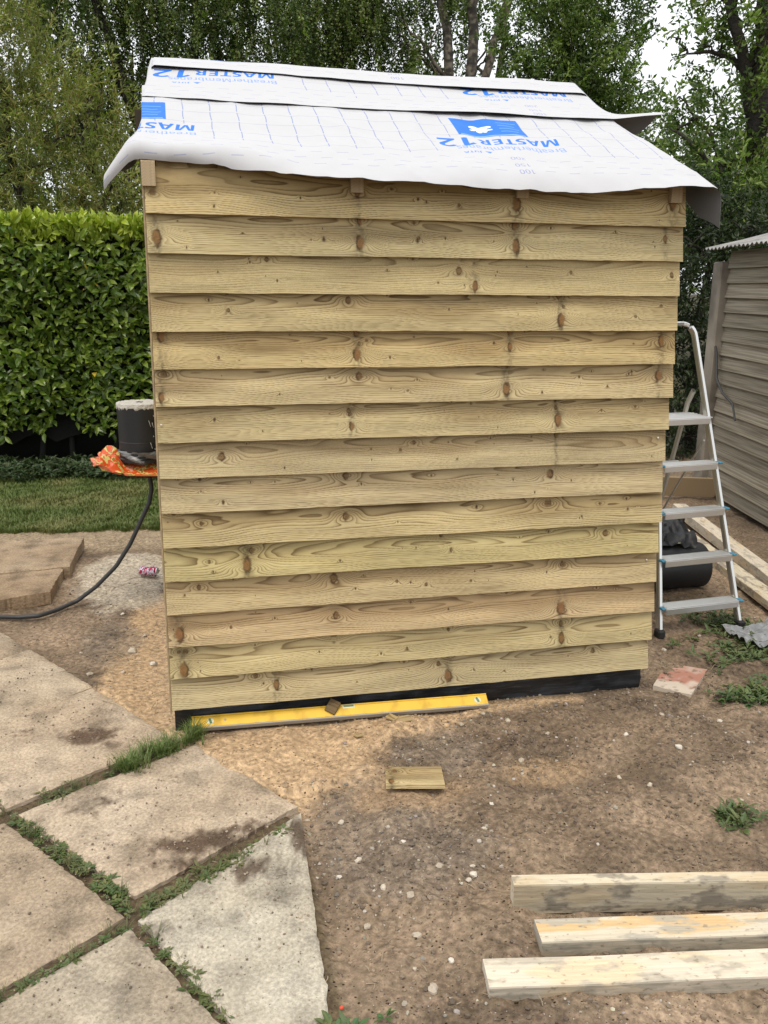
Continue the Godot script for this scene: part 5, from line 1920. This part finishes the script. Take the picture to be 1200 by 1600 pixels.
func plank(called: String, label: String, a: Vector3, b: Vector3, size: Vector2, m: Material, roll := 0.0, cat := "timber", group := "", dark_sides := false) -> Node3D:
	var ln := a.distance_to(b)
	var bs := aim(b - a) * Basis(Vector3.RIGHT, roll)
	var mb := MB.new()
	# a bar with a few rings so that its edges can wander
	var seg := maxi(2, int(ln / 0.06))
	var rings: Array = []
	var off := a.x * 7.0 + a.z * 3.0
	for i in seg + 1:
		var x := ln * i / seg
		var ring: Array = []
		for w in [[-1, -1, 0], [-1, -1, 1], [1, -1, 1], [1, -1, 0], [1, 1, 0], [1, 1, 1], [-1, 1, 1], [-1, 1, 0]]:
			var ch := 0.003 + 0.0015 * n_fine.get_noise_2d(x * 20.0 + off, w[0] * 3.0 + w[1] * 5.0)
			var y: float = w[1] * size.x * 0.5
			var z: float = w[0] * size.y * 0.5
			if w[2] == 0: y -= w[1] * ch
			else: z -= w[0] * ch
			y += n_mid.get_noise_2d(x * 1.5 + off, 2.0) * 0.002
			z += n_mid.get_noise_2d(x * 1.5, off) * 0.002
			ring.append(Vector3(x + (0.0 if i else n_fine.get_noise_2d(y * 40.0, z * 40.0) * 0.002), y, z))
		rings.append(ring)
	for i in seg:
		var v0 := 0.0
		for k in 8:
			var k2 := (k + 1) % 8
			var p: Vector3 = rings[i][k]
			var q: Vector3 = rings[i][k2]
			var l := p.distance_to(q)
			var u0 := ln * i / seg
			var u1 := ln * (i + 1) / seg
			var dirt := 1.0  # tone multiplier; the two upright sides are evenly darker
			if dark_sides and absf(p.z + q.z) > size.y * 0.9:
				dirt = 0.62
			mb.quad(p, q, rings[i + 1][k2], rings[i + 1][k], Vector3(0, p.y + q.y, p.z + q.z), Color(dirt, dirt * 0.99, dirt * 0.97), Vector2(u0, v0), Vector2(u0, v0 + l), Vector2(u1, v0 + l), Vector2(u1, v0))
			v0 += l
	for e in [0, seg]:
		for k in range(1, 7):
			mb.tri(rings[e][0], rings[e][k], rings[e][k + 1], Vector3(-1 if e == 0 else 1, 0, 0), Color.WHITE, Vector2(0.3, 0.3), Vector2(0.3, 0.32), Vector2(0.33, 0.32))
	var o := single(called, mb.mesh(m), label, cat, a, group)
	o.basis = bs
	return o

func stained(key: String, base: Color, spot: Color, warm: Color, seed_: int) -> StandardMaterial3D:
	# old scaffold timber: pale wood with cement and mould stains
	var m := mat(key, Color.WHITE, 0.85)
	var w := 1024
	var h := 256
	var b := PackedByteArray()
	b.resize(w * h * 3)
	var f := FastNoiseLite.new()
	f.seed = seed_; f.frequency = 1.0; f.fractal_octaves = 5
	for y in h:
		for x in w:
			var X := x * 1.6 / w
			var Y := y * 0.32 / h
			var g := f.get_noise_2d(X * 2.0, Y * 90.0) * 0.07 + f.get_noise_2d(X * 12.0, Y * 200.0) * 0.05
			var st := f.get_noise_2d(X * 5.0 + 30.0, Y * 14.0)
			var s2 := f.get_noise_2d(X * 28.0, Y * 50.0 + 9.0)
			var wm := f.get_noise_2d(X * 2.4 + 80.0, Y * 7.0)
			var c := base.lerp(warm, ss(0.08, 0.4, wm) * 0.75)
			c = c.lerp(spot, ss(0.0, 0.4, st + s2 * 0.25) * 0.85)
			c = c.lerp(Color(0.40, 0.35, 0.28), ss(0.38, 0.55, s2) * 0.35)
			var o := (y * w + x) * 3
			b[o] = clampi(int(c.r * (1.0 + g) * 255), 0, 255)
			b[o + 1] = clampi(int(c.g * (1.0 + g) * 255), 0, 255)
			b[o + 2] = clampi(int(c.b * (1.0 + g) * 255), 0, 255)
	m.albedo_texture = tex_from(b, w, h)
	m.vertex_color_use_as_albedo = true
	m.uv1_scale = Vector3(0.62, 3.1, 1)
	m.heightmap_enabled = true
	m.heightmap_texture = noise_tex(0.03, seed_, 256)
	m.heightmap_scale = 0.25
	return m

func build_timbers() -> void:
	var m1 := stained("scaffold_grey", Color(0.80, 0.76, 0.67), Color(0.56, 0.53, 0.48), Color(0.76, 0.69, 0.57), 301)
	var m2 := stained("scaffold_orange", Color(0.80, 0.76, 0.68), Color(0.66, 0.64, 0.59), Color(0.82, 0.67, 0.46), 302)
	var m3 := stained("scaffold_pale", Color(0.82, 0.78, 0.71), Color(0.68, 0.65, 0.59), Color(0.84, 0.76, 0.63), 303)
	plank("timber_beam", "grey stained timber on edge, farthest of the three lying at lower right", Vector3(-0.075, 0.040, 1.238), Vector3(2.28, 0.045, 1.695), Vector2(0.096, 0.046), m1, 0.03, "timber", "", true)
	plank("timber_beam", "orange streaked timber lying flat between the other two at lower right", Vector3(-0.058, 0.014, 1.388), Vector3(2.3, 0.018, 1.78), Vector2(0.046, 0.096), m2, -0.04, "timber", "", true)
	plank("timber_beam", "pale whitish timber with a dark front edge, nearest the camera", Vector3(-0.245, 0.022, 1.510), Vector3(2.1, 0.020, 1.89), Vector2(0.046, 0.098), m3, 0.02, "timber", "", true)
	# long boards behind the ladder
	plank("long_board", "long pale timber on the soil behind the stepladder, right-hand one of the pair", Vector3(2.79, 0.05, -2.75), Vector3(2.30, 0.05, -0.62), Vector2(0.07, 0.10), m3, 0.0)
	plank("long_board", "long grey timber on the soil behind the stepladder, left-hand one of the pair", Vector3(2.50, 0.04, -2.45), Vector3(2.16, 0.04, -0.66), Vector2(0.05, 0.11), m1, 0.0)
	plank("short_board", "short weathered board heap piece leaning behind the black plastic roll", Vector3(2.0, 0.10, -2.2), Vector3(2.25, 0.06, -1.75), Vector2(0.02, 0.16), m1, 0.25)
	plank("short_board", "dark rough board lying at the foot of the old shed's corner post", Vector3(2.7, 0.12, -3.3), Vector3(3.35, 0.10, -3.15), Vector2(0.16, 0.03), mats["sheathing"], 0.1)

# ------------------------------------------------------------------ small things
func build_small_things() -> void:
	# spirit level leaning against the skirt
	var a := Vector3(-0.929, -0.004, 0.018)
	var b := Vector3(0.266, -0.002, 0.060)
	var t := thing("spirit_level", "yellow spirit level lying along the foot of the front wall", "spirit level", (a + b) * 0.5)
	t.basis = aim(b - a) * Basis(Vector3.RIGHT, deg_to_rad(33))
	var yel := mat("yellow_paint", Color(0.80, 0.50, 0.05), 0.5)
	yel.albedo_texture = noise_tex(0.02, 171, 256, false, ramp([[0.0, grey(0.72)], [0.4, grey(0.96)], [1.0, grey(1.0)]]))
	triplanar(yel, 2.0)
	var gr := mat("level_grey", Color(0.34, 0.32, 0.28), 0.6)
	var mb := MB.new()
	var L := a.distance_to(b)
	mb.box(Transform3D(Basis(), Vector3(0, 0.014, -0.028)), Vector3(L, 0.022, 0.044), 0.002)
	part("body", mb.mesh(yel), t)
	for s in [0, 1]:
		mb = MB.new()
		mb.box(Transform3D(Basis(), Vector3(0, 0.0135, -0.003 if s == 0 else -0.0535)), Vector3(L + 0.001, 0.0245, 0.006), 0.0015)
		part("edge_rail", mb.mesh(gr if s == 0 else yel), t)
	var pale := mat("vial_clear", Color(0.62, 0.66, 0.50), 0.2)
	var grn := mat("vial_green", Color(0.12, 0.20, 0.10), 0.2)
	for x in [-0.527, 0.555]:
		mb = MB.new()
		mb.lathe([Vector2(0.0, 0.0266), Vector2(0.013, 0.0266), Vector2(0.014, 0.0255), Vector2(0.014, 0.02)], 20, Color.WHITE, Transform3D(Basis(), Vector3(x, 0, -0.028)))
		var vw := part("vial_window", mb.mesh(pale), t)
		mb = MB.new()
		mb.tube([Vector3(x - 0.003, 0.0265, -0.038), Vector3(x + 0.003, 0.0265, -0.018)], [0.0045, 0.0045], 8)
		part("vial", mb.mesh(grn), vw)
	mb = MB.new()
	mb.box(Transform3D(Basis(), Vector3(0.02, 0.0235, -0.046)), Vector3(0.05, 0.006, 0.018), 0.002)
	var mid_window := part("vial_window", mb.mesh(pale), t)
	mb = MB.new()
	mb.tube([Vector3(0.0, 0.0265, -0.047), Vector3(0.04, 0.0265, -0.047)], [0.0045, 0.0045], 8)
	part("vial", mb.mesh(grn), mid_window)
	mb = MB.new()
	mb.lathe([Vector2(0.0, 0.0256), Vector2(0.005, 0.0256), Vector2(0.006, 0.024)], 12, Color.WHITE, Transform3D(Basis(), Vector3(-0.47, 0, -0.03)))
	part("rivet", mb.mesh(gr), t)
	# offcuts
	var wood: Material = board_mats[8]
	var bm := func(size: Vector3, m: Material) -> ArrayMesh:
		var q := MB.new()
		q.box(Transform3D(), size, 0.0015)
		for i in q.uv.size():
			q.uv[i] = Vector2(q.uv[i].x / 2.0 + 0.2, q.uv[i].y / 0.15 * 0.9)
		return q.mesh(m)
	var dark_wood: StandardMaterial3D = board_mats[7].duplicate()
	dark_wood.resource_name = "weathered_offcut"
	dark_wood.albedo_color = srgb(0.30, 0.27, 0.21)
	var o1 := single("wood_offcut", bm.call(Vector3(0.046, 0.054, 0.016), dark_wood), "small square wood offcut propped on the yellow spirit level", "offcut", Vector3(-0.376, 0.050, 0.020))
	o1.basis = Basis.from_euler(Vector3(-0.75, -0.3, -0.42))
	# a board end with its feathered section
	var end := board_mesh(0.205, board_mats[5], 90.0, 0.0, 0.155, 0.014, 0.020, 2.0, 0.0)
	var o2 := single("board_offcut", end, "pale board offcut lying flat on the soil in front of the shed", "offcut", Vector3(-0.283, gh(-0.18, 0.5) + 0.024, 0.570))
	o2.basis = Basis(Vector3.UP, deg_to_rad(-11.5)) * Basis(Vector3.RIGHT, deg_to_rad(-92))
	var chips := [[-0.304, 0.19, 0.035, 0.5, "square wood chip on the sand left of the board offcut"], [-0.10, 0.105, 0.05, 0.2, "bark-edged wood chip just below the right half of the spirit level"], [-0.15, 0.098, 0.045, -0.9, "dark splintered wood chip below the middle of the spirit level"]]
	for c in chips:
		var o := single("wood_chip", bm.call(Vector3(c[2], 0.009, c[2] * 0.7), board_mats[(int(c[2] * 1000)) % 15]), c[4], "wood chip", Vector3(c[0], gh(c[0], c[1]) + 0.007, c[1]))
		o.basis = Basis.from_euler(Vector3(rf(-0.2, 0.2), c[3], rf(-0.2, 0.2)))
	# red-faced tile
	var tile_y := maxf(gh(1.12, 0.07), gh(1.22, -0.05)) + 0.012
	mb = MB.new()
	var cn := [Vector3(1.049, 0, 0.0), Vector3(1.163, 0, 0.119), Vector3(1.381, 0, -0.107), Vector3(1.235, 0, -0.208)]
	var rows: Array = []
	var cols: Array = []
	for r in 25:
		var row: Array = []
		var cr: Array = []
		for k in 25:
			var u := k / 24.0
			var v := r / 24.0
			var p: Vector3 = cn[0].lerp(cn[3], u).lerp(cn[1].lerp(cn[2], u), v)
			p.y = tile_y + n_fine.get_noise_2d(p.x * 14.0, p.z * 14.0) * 0.002
			var n := n_fine.get_noise_2d(p.x * 9.0, p.z * 9.0)
			var n2 := n_fine.get_noise_2d(p.x * 22.0 + 8.0, p.z * 22.0)
			var red := ss(0.25, 0.5, u + n * 0.35) * (1.0 - 0.55 * ss(0.75, 1.0, u + n * 0.3))
			var c := Vector3(0.55, 0.47, 0.38).lerp(Vector3(0.36, 0.13, 0.085), red * 0.85)
			c = c.lerp(Vector3(0.12, 0.08, 0.05), ss(0.3, 0.55, n2 + n * 0.4) * 0.7)
			row.append(p); cr.append(Color(c.x, c.y, c.z))
		rows.append(row); cols.append(cr)
	mb.grid(rows, [], Vector3.UP, cols)
	for i in 4:
		var p: Vector3 = cn[i] + Vector3(0, tile_y, 0)
		var q: Vector3 = cn[(i + 1) % 4] + Vector3(0, tile_y, 0)
		mb.quad(p, q, q - Vector3(0, 0.04, 0), p - Vector3(0, 0.04, 0), (p + q) * 0.5 - Vector3(1.2, 0.02, -0.05), Color(0.50, 0.43, 0.34))
	single("paving_tile", mb.mesh(mats["stone"]), "pale tile with a red painted face on the soil by the shed's right corner", "tile")
	# plastic film at the right border
	mb = MB.new()
	rows = []
	for r in 20:
		var row: Array = []
		for k in 30:
			var u := k / 29.0
			var v := r / 19.0
			var x := lerpf(1.70, 2.15, u)
			var z := lerpf(-0.50, -0.27, v) + 0.05 * sin(u * 6.0)
			row.append(Vector3(x, 0.028 + n_fine.get_noise_2d(x * 9.0, z * 9.0) * 0.04 + absf(n_mid.get_noise_2d(x * 5.0, z * 5.0)) * 0.04, z))
		rows.append(row)
	mb.grid(rows, [], Vector3.UP)
	single("plastic_film", mb.mesh(mat("dusty_film", Color(0.24, 0.25, 0.26), 0.3)), "crumpled grey plastic film among the weeds by the ladder's right foot", "plastic film")
	# red scrap
	mb = MB.new()
	mb.box(Transform3D(Basis.from_euler(Vector3(0.3, 0.6, 0.2)), Vector3.ZERO), Vector3(0.010, 0.006, 0.008), 0.002)
	single("red_scrap", mb.mesh(mat("red_plastic", Color(0.65, 0.07, 0.03), 0.5)), "tiny red plastic scrap beside the pale slab's right edge", "scrap", Vector3(-0.605, gh(-0.605, 1.497) + 0.014, 1.497))
	# stones one can pick out
	var v: Array = mats["stones"]
	var sp := [[-0.70, 1.0, 0], [-0.464, 0.702, 0.012], [-0.567, 0.643, 0.011], [-0.375, 1.494, 0.015], [-0.133, 1.077, 0.013], [0.855, 0.539, 0.014], [-0.45, 0.92, 0.011], [-0.40, 1.05, 0.012], [-0.34, 1.13, 0.013], [-0.48, 1.2, 0.010], [-0.52, 0.98, 0.009], [-0.30, 0.88, 0.010], [-0.12, 1.03, 0.009], [-0.155, 1.10, 0.010], [-0.22, 1.02, 0.012], [-0.36, 1.28, 0.014], [-0.30, 1.40, 0.010], [0.86, 1.12, 0.016], [0.55, 0.66, 0.010], [0.62, 0.75, 0.011], [0.42, 0.32, 0.011], [0.25, 0.48, 0.012], [0.70, 0.42, 0.010], [0.05, 0.72, 0.009], [-0.02, 0.85, 0.010], [-1.19, -0.86, 0.022], [-1.14, -1.05, 0.013], [-1.36, -0.60, 0.016], [-1.09, -0.70, 0.020], [-1.26, -1.35, 0.012], [-1.22, -0.62, 0.011], [0.30, 0.20, 0.013], [0.12, 0.16, 0.012], [0.22, 0.13, 0.010], [1.15, 0.35, 0.012], [1.4, 0.05, 0.012], [1.5, 0.3, 0.012], [1.3, -0.35, 0.013], [1.55, -0.45, 0.011], [0.95, 0.25, 0.012]]
	var sms: Array = []
	for q in 3:
		var sm := StandardMaterial3D.new()
		sm.resource_name = "pale_stone"
		sm.albedo_color = [srgb(0.52, 0.46, 0.37), srgb(0.42, 0.36, 0.28), srgb(0.60, 0.56, 0.48)][q]
		sm.roughness = 0.85
		for w in 2:
			var am := stone_mesh(sm, 5)
			sms.append(am)
	for i in sp.size():
		var s: Array = sp[i]
		if s[2] == 0: continue
		var o := single("stone", sms[i % 6], "small pale stone lying loose on the bare soil", "stone", Vector3(s[0], gh(s[0], s[1]) + s[2] * 0.3, s[1]), "loose pale stones on the soil")
		o.basis = Basis.from_euler(Vector3(rf(-0.3, 0.3), rf(0, TAU), rf(-0.3, 0.3))).scaled(Vector3.ONE * s[2])
	# weeds on the right
	var clumps := [
		[Vector2(0.80, 0.98), 0.065, 26, "small leafy weed clump on the bare soil above the grey timber"],
		[Vector2(1.42, 0.18), 0.16, 70, "low leafy weeds on the soil to the right of the red tile"],
		[Vector2(1.72, -0.25), 0.24, 130, "broad patch of green weeds around the plastic film"],
		[Vector2(1.80, -0.62), 0.16, 70, "dark weeds behind the ladder's right foot"],
		[Vector2(-0.62, 1.60), 0.07, 20, "sprig of weeds against the pale slab at the bottom"],
	]
	for c in clumps:
		var xf: Array = []
		var cc: Array = []
		for i in c[2]:
			var p: Vector2 = c[0] + Vector2(rng.randfn(0, 0.5), rng.randfn(0, 0.4)) * c[1]
			xf.append(Transform3D(Basis.from_euler(Vector3(rf(-0.4, 0.4), rf(0, TAU), rf(-0.4, 0.4))).scaled(Vector3.ONE * rf(0.7, 1.5)), Vector3(p.x, gh(p.x, p.y) + rf(0.0, 0.02), p.y)))
			cc.append(Color(0.06, 0.11, 0.03).lerp(Color(0.12, 0.15, 0.05), rng.randf()))
		var node := Node3D.new()
		node.name = numbered("weed_clump")
		add_child(node)
		meta(node, c[3], "weeds")
		var g := scatter(mats["leafy"][rng.randi_range(0, 2)], xf, cc)
		g.name = "leaves"
		node.add_child(g)
